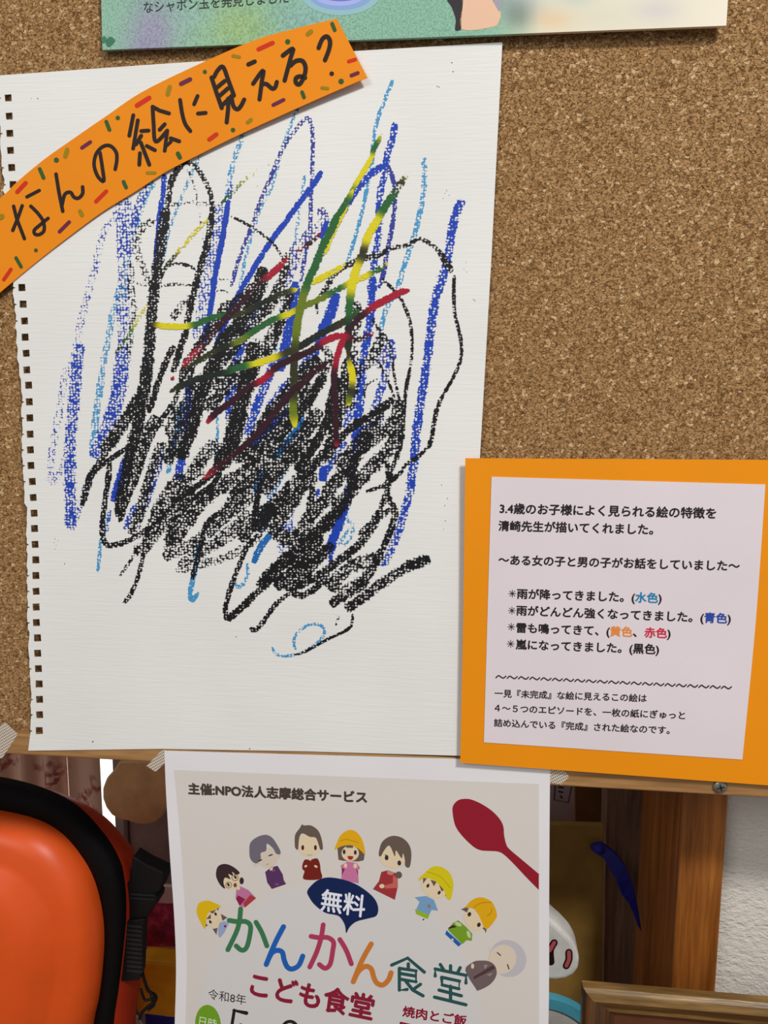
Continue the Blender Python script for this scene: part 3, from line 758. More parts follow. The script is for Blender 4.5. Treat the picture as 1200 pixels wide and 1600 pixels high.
# the tinted panel follows the sheet's curve: laid as a grid
def grid_area(pr, L_, R_, col, nr=60, nc=24):
    P = []; T = []
    for j in range(nr + 1):
        a, b = sample(L_, j / nr), sample(R_, j / nr)
        for i in range(nc + 1): P.append(tuple(a + (b - a) * i / nc))
    for j in range(nr):
        for i in range(nc): k = j * (nc + 1) + i; T += [(k, k + 1, k + nc + 2), (k, k + nc + 2, k + nc + 1)]
    pr.add(P, T, col)
grid_area(pf, [(272, 1203), (281, 1300), (288, 1400), (292, 1500), (290, 1600), (288, 1760), (280, 1950)], [(842, 1225), (842, 1300), (842, 1400), (842, 1500), (842, 1600), (838, 1760), (836, 1950)], PG)
pf.build('tinted_panel', fl)
pg_ = Print(YF, .00012); SK = (226, 205, 172)
P_, T_ = [(532, 1600)], []
for j in range(1, 13):
    for i in range(72): a = 2 * math.pi * i / 72; P_.append((532 + 222 * j / 12 * math.cos(a), 1600 + 226 * j / 12 * math.sin(a)))
for i in range(72): T_.append((0, 1 + i, 1 + (i + 1) % 72))
for j in range(11):
    for i in range(72): a_, b_ = 1 + j * 72 + i, 1 + j * 72 + (i + 1) % 72; T_ += [(a_, a_ + 72, b_ + 72), (a_, b_ + 72, b_)]
pg_.add(P_, T_, (214, 210, 208)); pg_.build('white_disc', fl)
def person(draw_fn, lab):
    p = Print(YF, .00018); draw_fn(p); o = p.build('illustrated_person', fl); o['label'] = lab
HR, HB = (58, 42, 44), (104, 88, 78)
def A_(p):
    p.tr(280, 1200, 5.925).disc(330, 1400, 92, 78, SK, 50)
    for t in ([(385, 1350), (445, 1385), (400, 1415)], [(310, 1490), (355, 1480), (345, 1545)], [(250, 1400), (290, 1350), (295, 1395)], [(280, 1330), (345, 1310), (310, 1350)], [(340, 1300), (368, 1295), (362, 1320)], [(235, 1420), (265, 1460), (240, 1470)]): p.poly(t, HB)
    p.poly([(165, 1290), (190, 1245), (260, 1228), (330, 1250), (385, 1285), (320, 1312), (270, 1345), (250, 1400), (240, 1490), (200, 1430), (165, 1350)], (222, 182, 20))
    p.disc(337, 1352, 11, 17, HR, -30).disc(288, 1425, 11, 17, HR, -30).poly([(375, 1430), (420, 1418), (462, 1435), (420, 1520), (380, 1572), (362, 1555), (360, 1480)], (150, 168, 200)).disc(425, 1465, 12, 12, (130, 40, 80))
def B_(p):
    p.tr(280, 1200, 5.925).disc(490, 1045, 92, 72, SK, -35).disc(578, 1045, 20, 32, HR)
    p.poly([(340, 980), (360, 910), (425, 888), (500, 915), (560, 970), (525, 988), (490, 960), (500, 1000), (455, 982), (475, 1030), (425, 1015), (410, 1060), (425, 1115), (390, 1095), (355, 1040)], HR)
    p.disc(517, 1015, 32, 32, (110, 84, 70)).disc(517, 1015, 26, 26, SK).disc(458, 1083, 30, 30, (110, 84, 70)).disc(458, 1083, 24, 24, SK).disc(519, 1010, 11, 18, HR, -30).disc(455, 1080, 11, 18, HR, -30).disc(518, 1085, 16, 20, (120, 70, 50))
    p.poly([(530, 1120), (560, 1092), (640, 1130), (712, 1205), (610, 1292), (555, 1272), (522, 1200)], (190, 116, 152)).poly([(545, 1178), (612, 1215), (562, 1276), (525, 1212)], (140, 30, 72)).poly([(660, 1172), (712, 1205), (610, 1292), (592, 1252)], (172, 58, 66)).disc(548, 1110, 16, 20, SK)
def C_(p):
    p.tr(280, 1200, 5.925).disc(815, 830, 100, 92, (214, 198, 182)).disc(705, 888, 24, 22, (214, 198, 182)).disc(915, 808, 24, 26, (214, 198, 182))
    p.poly([(650, 760), (660, 690), (720, 640), (800, 618), (860, 645), (900, 700), (937, 770), (930, 800), (895, 790), (870, 745), (812, 700), (805, 765), (755, 788), (755, 840), (722, 882), (685, 872), (655, 830)], (112, 106, 118))
    p.line([(735, 862), (762, 850)], 12, HR).line([(832, 812), (860, 802)], 12, HR).line([(808, 892), (830, 888)], 5, (150, 110, 90))
    p.poly([(796, 962), (850, 920), (910, 905), (958, 985), (968, 1040), (990, 1075), (858, 1120), (815, 1060)], (88, 52, 96)).poly([(850, 940), (880, 930), (925, 1085), (890, 1090)], (116, 78, 120)).poly([(838, 930), (870, 915), (862, 945), (840, 950)], SK)
def D_(p):
    p.tr(440, 1270, 5.4545).disc(235, 275, 98, 100, SK)
    p.poly([(113, 280), (115, 190), (155, 130), (175, 98), (190, 108), (250, 108), (310, 150), (340, 220), (352, 305), (330, 312), (315, 270), (290, 212), (240, 205), (178, 175), (150, 215), (140, 312), (118, 300)], HB)
    p.disc(180, 297, 12, 22, HR).disc(288, 297, 12, 22, HR).line([(218, 358), (240, 362), (262, 355)], 4, (150, 100, 80))
    p.poly([(178, 440), (200, 398), (240, 402), (300, 388), (325, 430), (332, 490), (337, 562), (190, 567), (195, 500), (178, 480)], (118, 34, 26)).poly([(225, 390), (260, 390), (245, 412)], SK).disc(206, 455, 13, 9, SK, -30).disc(292, 457, 16, 9, SK, 30)
def E_(p):
    p.tr(440, 1270, 5.4545).poly([(475, 290), (560, 260), (690, 290), (708, 350), (700, 405), (655, 415), (520, 408), (485, 400)], HB).disc(585, 345, 74, 66, SK).poly([(545, 270), (612, 272), (608, 300), (552, 298)], HB)
    p.poly([(452, 315), (472, 255), (500, 195), (550, 155), (600, 146), (650, 175), (690, 240), (712, 352), (660, 310), (600, 278), (530, 280), (480, 300)], (226, 170, 22)).line([(500, 238), (560, 228), (655, 255)], 4, (160, 110, 10))
    p.disc(533, 333, 12, 20, HR).disc(628, 338, 12, 20, HR).poly([(562, 370), (610, 372), (600, 398), (575, 398)], (168, 44, 36), True)
    p.poly([(503, 450), (560, 415), (640, 428), (670, 470), (650, 492), (657, 602), (508, 572), (515, 500)], (200, 118, 158)).poly([(515, 470), (540, 480), (512, 535)], (130, 30, 90)).poly([(632, 470), (652, 500), (650, 535)], (130, 30, 90)).disc(545, 450, 14, 20, SK).disc(628, 452, 16, 22, SK)
def F_(p):
    p.tr(440, 1270, 5.4545).disc(945, 385, 112, 86, SK, 12).disc(998, 530, 28, 30, HB)
    p.poly([(828, 350), (850, 260), (900, 212), (960, 196), (1030, 215), (1085, 270), (1106, 350), (1092, 460), (1055, 455), (1050, 400), (1035, 345), (1022, 388), (975, 320), (965, 372), (920, 280), (875, 320), (845, 372)], HB)
    p.disc(895, 383, 16, 22, HR).disc(1003, 428, 16, 22, HR).line([(880, 358), (905, 366)], 6, HR)
    p.poly([(850, 505), (900, 490), (972, 512), (992, 620), (965, 742), (778, 650), (830, 582)], (160, 52, 56)).poly([(950, 530), (990, 560), (990, 640), (880, 645), (880, 618), (948, 600)], (196, 100, 92)).disc(855, 625, 22, 18, SK).poly([(895, 495), (965, 510), (940, 532), (905, 525)], (205, 130, 120))
def G_(p):
    p.tr(620, 1330, 5).disc(288, 290, 105, 70, SK, 28)
    for t in ([(205, 210), (235, 212), (205, 255)], [(262, 222), (312, 238), (290, 275)], [(330, 262), (375, 300), (350, 315)], [(378, 320), (400, 345), (380, 352)]): p.poly(t, HB)
    p.poly([(175, 210), (230, 160), (270, 125), (330, 118), (400, 155), (435, 220), (440, 290), (420, 375), (392, 370), (365, 300), (290, 228), (215, 208), (178, 232)], (214, 196, 24)).line([(235, 160), (340, 200), (420, 290)], 4, (160, 145, 10))
    p.disc(243, 270, 11, 16, HR, 25).disc(331, 324, 11, 16, HR, 25).poly([(140, 360), (230, 350), (290, 380), (322, 465), (272, 458), (252, 500), (150, 460), (178, 395)], (120, 158, 196)).poly([(143, 452), (255, 498), (240, 530), (150, 490)], (150, 178, 40)).disc(252, 430, 12, 14, (140, 120, 110)).disc(208, 534, 7, 6, HR)
def H_(p):
    p.tr(620, 1330, 5).disc(598, 540, 62, 92, SK, -40).poly([(500, 455), (535, 440), (562, 445), (548, 480), (520, 462)], HB).poly([(668, 600), (705, 590), (695, 640), (685, 615)], HB)
    p.poly([(545, 425), (590, 380), (660, 360), (740, 395), (780, 480), (772, 530), (712, 605), (680, 588), (640, 500), (600, 450), (535, 440)], (224, 168, 18)).line([(600, 440), (660, 405), (740, 400)], 4, (150, 100, 10)).line([(705, 505), (735, 485), (742, 450)], 4, (150, 100, 10))
    p.disc(567, 493, 14, 18, HR, 20).disc(641, 575, 14, 18, HR, 20).poly([(440, 560), (480, 540), (540, 590), (590, 645), (585, 700), (545, 695), (512, 727), (398, 612)], (118, 158, 40)).disc(480, 570, 28, 14, (190, 205, 150), 25).disc(562, 650, 14, 30, (190, 205, 150), -20)
    p.poly([(400, 600), (440, 575), (470, 592), (410, 606)], HR).poly([(388, 618), (505, 725), (482, 746), (378, 648)], (28, 96, 178)).poly([(420, 690), (440, 680), (445, 705)], SK)
def I_(p):
    p.tr(620, 1330, 5).disc(745, 755, 28, 26, (218, 208, 198)).disc(875, 965, 28, 24, (218, 208, 198)).disc(868, 838, 150, 138, (192, 186, 192), 50).disc(825, 845, 106, 118, (218, 202, 182), 30)
    p.line([(785, 792), (810, 814)], 9, HR).line([(865, 886), (876, 920)], 9, HR).poly([(535, 930), (590, 870), (640, 855), (720, 860), (770, 900), (778, 970), (730, 1040), (640, 1087), (615, 1070)], (112, 96, 96)).poly([(600, 980), (750, 890), (770, 915), (600, 1003)], (84, 56, 58)).disc(592, 898, 12, 20, SK).poly([(680, 890), (710, 885), (690, 925)], (150, 138, 138)).poly([(700, 965), (750, 950), (730, 975)], (150, 138, 138))
for fn, lb in ((A_, 'printed girl in a yellow hat and blue smock'), (B_, 'printed woman with glasses in pink'), (C_, 'printed grey-haired person in purple'), (D_, 'printed boy in dark red'), (E_, 'printed girl in yellow hat and pink'), (F_, 'printed pregnant woman in red'), (G_, 'printed child in yellow hat and blue shirt'), (H_, 'printed boy in yellow cap and green shirt'), (I_, 'printed white-haired man in grey coat')): person(fn, lb)
q = Print(YF, .00018).tr(690, 1230, 7.0588)
q.poly([(120, 260), (135, 190), (190, 140), (265, 128), (340, 140), (450, 190), (560, 265), (640, 350), (680, 430), (690, 530), (710, 620), (745, 680), (880, 795), (1070, 955), (1071, 960), (1072, 962), (1072, 1128), (1071, 1130), (1068, 1128), (950, 1010), (800, 850), (690, 745), (620, 710), (520, 703), (430, 695), (350, 655), (230, 540), (150, 420)], (146, 28, 44)); q.build('printed_spoon', fl)['label'] = 'dark red spoon picture'
q = Print(YF, .00024)
q.poly([(480, 1393), (485, 1385), (497, 1375), (513, 1371), (535, 1374), (557, 1382), (576, 1395), (587, 1407), (591, 1420), (588, 1431), (576, 1435), (557, 1440), (546, 1449), (541, 1458), (539, 1446), (533, 1435), (526, 1430), (508, 1426), (491, 1413), (482, 1400)], (18, 36, 82), True); q.build('speech_balloon', fl)['label'] = 'dark blue speech balloon'
text('無料', (501, 1419), (569, 1430), YF, .0003, [(230, 232, 240)], 'lettering', fl, .02, 1.12)
text('主催:NPO法人志摩総合サービス', (295, 1239), (573, 1253), YF, .0002, [(76, 62, 56)], 'lettering', fl, .05)
GN, BL, PK, OR, TE = (60, 120, 80), (30, 96, 180), (176, 58, 92), (204, 122, 50), (38, 84, 84)
def glyph(name, lines_, wd, col, smooth=True):
    q = Print(YF, .0002)
    for pts in lines_: q.line(pts, wd, col, smooth=smooth)
    return q.build(name, fl)
glyph('headline_character', ([(376, 1420), (374, 1440), (369, 1457), (356, 1484)], [(358, 1438), (370, 1440), (384, 1440), (391, 1446), (391, 1457), (387, 1476), (382, 1484), (376, 1484), (369, 1478)], [(400, 1441), (409, 1457), (417, 1478)]), 7.5, GN)['label'] = 'green headline character'
glyph('headline_character', ([(443, 1448), (430, 1473), (416, 1507)], [(416, 1507), (424, 1490), (433, 1485), (441, 1488), (444, 1500), (449, 1511), (457, 1514), (467, 1508), (473, 1494)]), 8, BL)['label'] = 'blue headline character'
glyph('headline_character', ([(505, 1445), (502, 1464), (495, 1487), (484, 1511)], [(486, 1463), (498, 1465), (512, 1465), (521, 1472), (520, 1485), (516, 1506), (508, 1513), (499, 1507)], [(531, 1468), (541, 1485), (549, 1506)]), 7.5, PK)['label'] = 'pink headline character'
glyph('headline_character', ([(580, 1475), (566, 1500), (552, 1534)], [(552, 1534), (560, 1518), (571, 1510), (580, 1514), (584, 1527), (589, 1536), (598, 1539), (607, 1531), (611, 1520)]), 8, OR)['label'] = 'orange headline character'
glyph('headline_character', ([(612, 1508), (637, 1497), (663, 1519)], [(638, 1506), (638, 1513)], [(624, 1513), (650, 1517), (650, 1534), (625, 1530)], [(625, 1521), (649, 1525)], [(624, 1513), (624, 1547), (636, 1546)], [(634, 1533), (645, 1547), (661, 1556)], [(657, 1538), (647, 1545)]), 5.2, TE, False)['label'] = 'teal headline character'
glyph('headline_character', ([(688, 1507), (693, 1515)], [(704, 1509), (704, 1517)], [(719, 1512), (715, 1520)], [(680, 1525), (680, 1514), (728, 1524), (728, 1536)], [(690, 1527), (718, 1533), (717, 1545), (691, 1539), (690, 1527)], [(704, 1541), (704, 1563)], [(686, 1547), (721, 1556)], [(679, 1558), (728, 1570)]), 5.2, TE, False)['label'] = 'teal headline character'
glyph('date_digit', ([(385, 1583), (366, 1579), (362, 1604), (376, 1602), (384, 1614), (376, 1628), (360, 1626)],), 6, (34, 28, 30), False)
glyph('date_digit', ([(453 + 12 * math.cos(a_ / 8 * math.pi), 1609 + 13 * math.sin(a_ / 8 * math.pi)) for a_ in range(17)],), 5, (34, 28, 30))
glyph('red_box_mark', ([(626, 1598), (641, 1601), (641, 1620), (626, 1618), (626, 1598)],), 3, (140, 10, 44), False)
text('こども食堂', (391, 1552), (581, 1591), YF, .0002, [(140, 30, 54)], 'lettering', fl, .035, 1.15)
text('令和8年', (325, 1559), (384, 1569), YF, .0002, [(40, 34, 36)], 'lettering', fl, .0, 1.1)
text('焼肉とご飯', (629, 1586), (728, 1602), YF, .0002, [(140, 10, 44)], 'lettering', fl, .03)
q = Print(YF, .0002).disc(325, 1601, 20, 31, (112, 160, 36), -4); q.build('green_badge', fl)['label'] = 'green oval badge'
text('日時', (311, 1601), (338, 1607), YF, .00025, [(224, 232, 205)], 'lettering', fl, .0, 1.25)

# ================================================================ mesh tape pieces
def tape_mat():
    m, nt, b = newmat('ribbed_tape', .4, .5)
    wv = N(nt, 'ShaderNodeTexWave'); wv.bands_direction = 'X'; L(nt, mapped(nt, (1, 0, 1), (0, math.radians(30), 0)), wv.inputs['Vector']); wv.inputs['Scale'].default_value = 320
    w2 = N(nt, 'ShaderNodeTexWave'); w2.bands_direction = 'X'; L(nt, mapped(nt, (1, 0, 1), (0, math.radians(-58), 0)), w2.inputs['Vector']); w2.inputs['Scale'].default_value = 230
    k = math_(nt, 'MAXIMUM', wv.outputs['Fac'], w2.outputs['Fac'])
    L(nt, ramp(nt, k, [(.45, (150, 128, 110)), (.8, (226, 214, 198))]), b.inputs['Base Color'])
    al = math_(nt, 'ADD', math_(nt, 'MULTIPLY', k, .75), .12, True); L(nt, al, b.inputs['Alpha']); return m
TAPE = tape_mat()
for pts, lb in (([(-14, 1147), (8, 1128), (28, 1147), (4, 1184), (-20, 1192)], 'ribbed translucent tape piece at the left end of the wooden rail'),
                ([(229, 1197), (251, 1174), (258, 1172), (258, 1192), (243, 1206)], 'ribbed translucent tape piece at the top left corner of the flyer'),
                ([(855, 1200), (876, 1199), (890, 1213), (877, 1226), (855, 1222)], 'ribbed translucent tape piece at the top right corner of the flyer')):
    tag(link('tape_piece', plate(pts, -.00422, .0001), TAPE), lb, 'tape', 'tape pieces on the wooden rail')

# ================================================================ picture frame, lower right
def frame():
    o = empty('picture_frame', (.12, .01, ZC), 'golden brown wooden picture frame leaning in front of the post, top left corner seen', 'frame')
    A = at(912, 1547, .0); x0, z1 = A.x, A.z; x1, z0 = x0 + .20, ZC
    prof = [(0, .007), (0, .002), (.0015, .0), (.0052, -.0010), (.0088, .0015), (.0124, .0040), (.0146, .0045), (.0156, .0065), (.0172, .0072), (.0178, .009), (.002, .009), (.0, .007)]
    FW = wood_mat('frame_wood', (88, 62, 28), (156, 120, 66), 'X', 1.4, .28, .6); FV = wood_mat('frame_wood_shaded', (60, 36, 20), (104, 70, 40), 'Z', 1.4, .3, .5)  # upright members get a darker copy: shade put into the wood colour
    cs = [(x0, z1, 1, -1), (x1, z1, -1, -1), (x1, z0, -1, 1), (x0, z0, 1, 1)]
    for k in range(4):
        a, b = cs[k], cs[(k + 1) % 4]; V = []
        for c in (a, b): V += [Vector((c[0] + c[2] * w_, y_ - .000, c[1] + c[3] * w_)) for w_, y_ in prof[:-1]]
        n = len(prof) - 1; Fc = [(i, (i + 1) % n, n + (i + 1) % n, n + i) for i in range(n)] + [tuple(range(n)), tuple(range(2 * n - 1, n - 1, -1))]
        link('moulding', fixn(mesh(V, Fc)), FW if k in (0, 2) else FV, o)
    link('backing', box((x0 + .013, .0085, z0 + .013), (x1 - .013, .014, z1 - .013)), plain((92, 52, 32), .5, .3), o)
frame()

# ================================================================ orange hard case
def bag():
    o = empty('hard_case_bag', tuple(at(-70, 1500, .12))[:2] + (ZC,), 'orange hard-shell bag with black zip band and black side buckle, lower left', 'bag')
    YBG = .0785; cx = -70
    def ring(pts):
        full = pts + [(2 * cx - x, y) for x, y in reversed(pts)]; W = [at(x, y, YBG) for x, y in full]
        n = len(W); out = []
        for i in range(n):
            w4 = [tuple(W[(i + k) % n]) for k in (-1, 0, 1, 2)]
            for u in (0, .2, .4, .6, .8): out.append(Vector(sample(w4, (1 + u) / 3)))
        return out
    lobe = [(-60, 1256), (0, 1263), (60, 1277), (100, 1300), (130, 1335), (150, 1372), (163, 1425), (165, 1480), (158, 1550), (148, 1600), (144, 1680), (135, 1780), (90, 1850), (20, 1880), (-60, 1885)]
    band = [(-60, 1217), (0, 1224), (60, 1241), (110, 1267), (150, 1308), (176, 1348), (189, 1390), (192, 1440), (187, 1500), (180, 1560), (173, 1610), (168, 1700), (156, 1800), (108, 1885), (25, 1918), (-60, 1922)]
    def loft(rings, cap0=False, cap1=False):
        n = len(rings[0]); V = [v for r in rings for v in r]; Fc = []
        for j in range(len(rings) - 1):
            for k in range(n): Fc.append((j * n + k, j * n + (k + 1) % n, (j + 1) * n + (k + 1) % n, (j + 1) * n + k))
        if cap0: V.append(sum(rings[0], Vector()) / n); Fc += [(len(V) - 1, (k + 1) % n, k) for k in range(n)]
        if cap1:
            V.append(sum(rings[-1], Vector()) / n); b = (len(rings) - 1) * n; Fc += [(len(V) - 1, b + k, b + (k + 1) % n) for k in range(n)]
        return fixn(mesh(V, Fc, True))
    def sc_(r, s, y):
        c = sum(r, Vector()) / len(r); q = []
        for v in r:
            d = v - c; L0 = d.length; d = d * ((L0 - (1 - s) * .11) / L0) if s > .55 else d * ((L0 - .45 * .11) / L0) * (s / .55); q.append(Vector((c.x + d.x, y, c.z + d.z)))
        return q
    lo, ba = ring(lobe), ring(band)
    if len(lo) != len(ba):
        def rs(r, n): m = len(r); return [r[int(i * m / n)].lerp(r[(int(i * m / n) + 1) % m], i * m / n % 1) for i in range(n)]
        lo2, ba2 = rs(lo, 160), rs(ba, 160)
    else: lo2, ba2 = lo, ba
    ORG = plain((222, 84, 26), .42, .4, .03, 30)
    link('front_shell', loft([sc_(lo2, .97, .088), sc_(lo2, 1.0, .078), sc_(lo2, .99, .068), sc_(lo2, .95, .060), sc_(lo2, .88, .056), sc_(lo2, .80, .0555), sc_(lo2, .76, .054), sc_(lo2, .68, .047), sc_(lo2, .60, .044), sc_(lo2, .5, .042), sc_(lo2, .25, .041)], cap1=True), ORG, o)
    mid = [a.lerp(b, .5) for a, b in zip(lo2, ba2)]
    zb = link('zip_band', loft([sc_(lo2, .99, .080), sc_(lo2, 1.0, .0765), sc_(mid, 1, .0735), sc_(ba2, .995, .0755), sc_(ba2, 1, .080), sc_(ba2, .99, .088)]), plain((12, 9, 10), .8, .12), o)
    n = len(mid); bm = bmesh.new()
    for i in range(0, n * 3):
        k = i / 3; a = mid[int(k) % n].lerp(mid[(int(k) + 1) % n], k % 1)
        r = bmesh.ops.create_cube(bm, size=.0010)
        for v in r['verts']: v.co = v.co + a + Vector((0, -.0018, 0))
    me = bpy.data.meshes.new('m'); bm.to_mesh(me); bm.free(); z = link('zip_teeth', me, plain((120, 112, 104), .35, .5), zb); z['kind'] = 'stuff'
    link('rear_shell', loft([[v - Vector((0, 0, .62 * max(0, v.y - .082))) for v in r_] for r_ in (sc_(ba2, .985, .082), sc_(ba2, 1.0, .088), sc_(ba2, 1.01, .096), sc_(ba2, 1.01, .108), sc_(ba2, .98, .122), sc_(ba2, .9, .134), sc_(ba2, .6, .140))], cap1=True), plain((190, 52, 20), .5, .3, .03, 30), o)
    BLK = plain((20, 18, 20), .55, .35)
    b = link('buckle_flap', plate([(207, 1338), (230, 1352), (256, 1364), (256, 1378), (250, 1393), (241, 1397), (248, 1403), (246, 1412), (238, 1420), (232, 1431), (222, 1446), (196, 1450), (190, 1420), (191, 1388), (203, 1376)], .088, .012, .001), BLK, o)
    s = link('side_strap', plate([(192, 1440), (226, 1436), (224, 1480), (222, 1520), (217, 1532), (187, 1534), (186, 1525), (189, 1480)], .086, .006, .0006), BLK, o)
    for i in range(11):
        y = 1447 + i * 7; link('strap_rib', box(tuple(at(198, y + 1.4, .0852)), tuple(Vector(at(222, y, .0852)) + Vector((0, .002, .0)))), plain((44, 42, 44), .5, .4), s)
    for y in (1397, 1403): link('flap_rib', plate([(203, y), (222, y + 1), (242, y + 2), (242, y + 3.4), (222, y + 2.4), (203, y + 1.4)], .0868, .002), plain((52, 52, 56), .4, .4), b)
    P = [at(*sample([(222, 1515), (225, 1530), (232, 1548), (243, 1556), (242, 1565), (232, 1572), (222, 1582), (218, 1592)], i / 40), .090) for i in range(41)]
    link('drawcord', tube(P, .0011), BLK, o)
    P = [at(*sample([(220, 1545), (226, 1562), (236, 1562), (241, 1570), (232, 1578)], i / 30), .0895) for i in range(31)]
    link('drawcord', tube(P, .0009), BLK, o)
    me = bpy.data.meshes.new('m'); bm = bmesh.new(); bmesh.ops.create_uvsphere(bm, u_segments=14, v_segments=8, radius=.0022)
    for v in bm.verts: v.co += at(239, 1556, .0895)
    bm.to_mesh(me); bm.free(); link('cord_knot', me, BLK, o)
bag()

# ================================================================ things behind, left
tag(link('desk', box((-.8, .0, ZC - .03), (XW, .42, ZC), .002), DESK), 'wooden desk top below the board carrying the bag and frame', 'desk')
def curtain_mat():
    m, nt, b = newmat('floral_curtain', .85, .1)
    n1 = noise(nt, mapped(nt), 34, 2); n2 = noise(nt, mapped(nt), 150, 3)
    k = math_(nt, 'MULTIPLY', math_(nt, 'MULTIPLY', math_(nt, 'SUBTRACT', n1, .5), 9, True), math_(nt, 'MULTIPLY', math_(nt, 'SUBTRACT', n2, .42), 9, True))
    L(nt, ramp(nt, k, [(0, (186, 150, 130)), (1, (140, 78, 70))]), b.inputs['Base Color']); return m
CM = curtain_mat()
def curtain(x0, x1, Y, lab, amp=.006, per=.03):
    a, b = at(x0, 1240, Y).x, at(x1, 1240, Y).x; n = 60; V, Fc = [], []
    for j, z in enumerate((ZC + .02, ZC + .2, Z0 - .1, Z0 + .3)):
        for i in range(n + 1):
            x = a + (b - a) * i / n; V.append(Vector((x, Y + amp * math.sin((x - a) / per * 6.28) * (1 + .1 * j), z)))
    for j in range(3):
        for i in range(n): k = j * (n + 1) + i; Fc.append((k, k + 1, k + n + 2, k + n + 1))
    me = mesh(V, Fc, True); bm = bmesh.new(); bm.from_mesh(me); r = bmesh.ops.solidify(bm, geom=bm.faces[:], thickness=.0012); bm.to_mesh(me); bm.free()
    return tag(link('curtain', me, CM), lab, 'curtain', 'curtains behind the orange bag')
curtain(-150, 102, .36, 'dim pinkish floral curtain above the orange bag, left of the thin bright slit')
curtain(108, 160, .36, 'narrow floral curtain strip between the thin bright slit and the white window gap', .004, .04)
DOORM = plain((150, 132, 128), .5, .3)
d = empty('cabinet_door', tuple(at(240, 1300, .31))[:2] + (ZC,), 'dim grey panelled cabinet door behind the tan plaque', 'door')
x0, x1 = at(184, 1300, .31).x, at(198, 1300, .31).x; x2 = at(330, 1300, .31).x
link('stile', box((x0, .305, ZC), (x1, .325, Z0 + .2), .001), DOORM, d)
link('panel', box((x1 + .0015, .312, ZC), (x2, .322, Z0 + .2), .001), DOORM, d)
tag(link('scalloped_plaque', plate([(300, 1190), (186, 1190), (178, 1203), (166, 1216), (160, 1232), (160, 1248), (165, 1262), (174, 1274), (186, 1281), (200, 1283), (212, 1288), (228, 1289), (242, 1286), (252, 1277), (262, 1262), (300, 1255)], .27, .010, .002), plain((228, 188, 134), .6, .3)), 'tan plaque with a scalloped edge hanging in front of the bright window gap', 'plaque')
def pinkprint():
    m, nt, b = newmat('magenta_print', .5, .3); n1 = noise(nt, mapped(nt), 70, 4, .6)
    L(nt, ramp(nt, n1, [(.35, (110, 70, 84)), (.5, (190, 60, 110)), (.68, (230, 120, 150))]), b.inputs['Base Color']); return m
c = tag(link('photo_card', plate([(225, 1385), (330, 1388), (330, 1508), (222, 1505)], .20, .004), plain((240, 228, 224), .5, .3)), 'white bordered card with a magenta photo between the buckle and the flyer', 'card')
link('photo', plate([(228, 1411), (330, 1414), (330, 1480), (227, 1478)], .1995, .0004), pinkprint(), c)
tag(link('yellow_pouch', plate([(214, 1502), (300, 1510), (320, 1512), (322, 1600), (260, 1592), (212, 1586)], .165, .020, .004), plain((245, 170, 24), .45, .4)), 'glossy yellow pouch beside the orange bag, below the magenta photo card', 'pouch')
tag(link('blue_box', plate([(226, 1585), (262, 1592), (330, 1603), (330, 1760), (238, 1740)], .20, .03, .001), plain((28, 36, 140), .5, .3)), 'dark blue box under the yellow pouch', 'box')
tag(link('paper_slip', plate([(206, 1585), (212, 1586), (224, 1603), (224, 1700), (206, 1700)], .147, .001), plain((200, 200, 196), .6, .2)), 'white paper slip at the left end of the blue box', 'paper')

# ================================================================ things behind, right
g = tag(link('paper_sign', plate([(830, 1205), (897, 1205), (897, 1294), (830, 1292)], .17, .002), plain((186, 168, 176), .6, .2)), 'dim white paper sign with a small black outlined label behind the flyer top right corner', 'sign')
YS = lambda x, y: .17
q = Print(YS, .0004); q.line([(870, 1190), (866, 1250), (888, 1254), (894, 1225), (894, 1195)], 1.6, (40, 22, 34), smooth=False)
for a_, b_ in (((873, 1230), (880, 1231)), ((873, 1237), (879, 1238)), ((876, 1244), (878, 1247)), ((874, 1224), (881, 1225))): q.line([a_, b_], 2.4, (50, 34, 44))
q.build('outlined_label', g)
tag(link('brown_carton', plate([(898, 1205), (948, 1205), (946, 1294), (898, 1292)], .19, .03, .001), plain((122, 84, 44), .7, .2)), 'dark brown carton between the paper sign and the grey-brown strip', 'box')
tag(link('kraft_envelope', plate([(820, 1288), (944, 1291), (941, 1500), (939, 1700), (820, 1700)], .13, .006, .001), plain((150, 116, 56), .75, .2)), 'large olive-brown kraft envelope standing right of the flyer', 'envelope')
tag(link('wooden_strip', plate([(948, 1190), (1030, 1190), (1026, 1400), (1022, 1700), (939, 1700), (944, 1400)], .16, .02, .0015), wood_mat('strip_wood', (112, 84, 70), (156, 124, 104), 'Z', 1, .4, .4)), 'dark grey-brown upright wooden strip left of the post', 'board')
c = tag(link('white_plush', plate([(800, 1420), (840, 1428), (860, 1437), (880, 1455), (894, 1470), (902, 1485), (906, 1500), (904, 1515), (896, 1525), (884, 1531), (869, 1533), (850, 1532), (800, 1520)], .095, .020, .0045), plain((224, 222, 216), .7, .2)), 'white rounded soft shape with red marks outlined in black beside the flyer', 'toy')
q = Print(lambda x, y: .095, .0003)
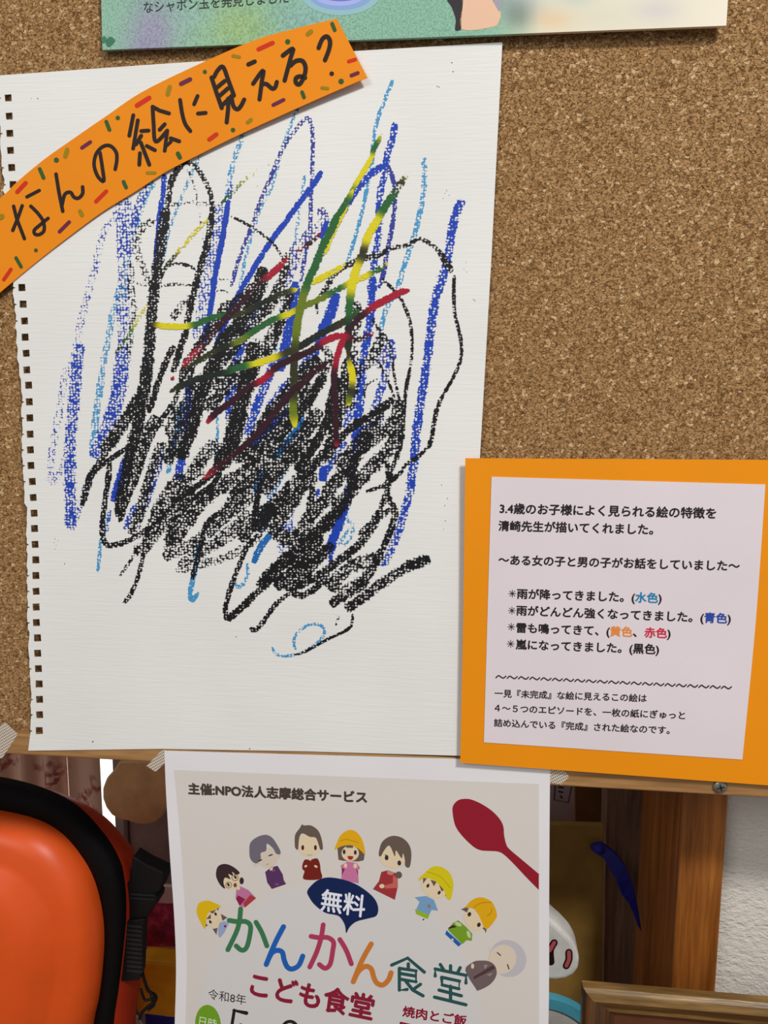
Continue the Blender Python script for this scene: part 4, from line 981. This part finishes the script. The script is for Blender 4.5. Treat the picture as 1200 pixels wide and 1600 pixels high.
for pts in ([(889, 1488), (889, 1499), (885, 1509)], [(866, 1473), (860, 1485), (861, 1503)]):
    q.line(pts, 11, (36, 20, 24))
for pts in ([(889, 1488), (889, 1499), (885, 1509)], [(866, 1473), (859, 1485)]): q.line(pts, 6, (196, 92, 92))
q.build('red_marks', c)
q = []
pc = at(846, 1652, .085); rr = (at(846, 1556, .085) - pc).length
o = empty('teal_rimmed_plate', (pc.x, .085, ZC), 'round grey-white plate with a teal rim at the bottom beside the flyer', 'plate')
def disc3(c, r0, r1, y0, th, n=64):
    V, Fc = [], []
    for rr_, yy in ((r0, y0), (r1, y0), (r1, y0 + th), (r0, y0 + th)): V += [Vector((c.x + rr_ * math.cos(6.28318 * k / n), yy, c.z + rr_ * math.sin(6.28318 * k / n))) for k in range(n)]
    for j in range(4):
        for k in range(n): Fc.append((j * n + k, j * n + (k + 1) % n, ((j + 1) % 4) * n + (k + 1) % n, ((j + 1) % 4) * n + k))
    return fixn(mesh(V, Fc))
link('rim', disc3(pc, rr * .84, rr, .083, .006), plain((76, 160, 180), .4, .4), o)['label'] = 'teal rim'
link('plate_face', disc3(pc, .0005, rr * .845, .0845, .003), plain((190, 188, 182), .5, .3), o)
o = tag(link('blue_ribbon', plate([(926, 1321), (940, 1318), (950, 1325), (962, 1334), (976, 1352), (987, 1376), (994, 1402), (999, 1430), (1003, 1458), (997, 1448), (990, 1428), (982, 1412), (971, 1398), (963, 1376), (953, 1360), (944, 1342), (930, 1334), (922, 1327)], lambda x, y: .118 - .006 * math.sin((y - 1320) / 140 * 3), .004, .0011), plain((20, 20, 120), .55, .4, .08, 200)), 'dark blue ribbon tail hanging across the kraft envelope and wooden strip', 'ribbon')
me = bpy.data.meshes.new('m'); bm = bmesh.new(); bmesh.ops.create_uvsphere(bm, u_segments=20, v_segments=12, radius=.0034)
for v in bm.verts: v.co = Vector((v.co.x * 1.2, v.co.y, v.co.z)) + at(936, 1327, .117)
bm.to_mesh(me); bm.free(); link('knot', me, plain((24, 24, 140), .55, .4, .08, 200), o)
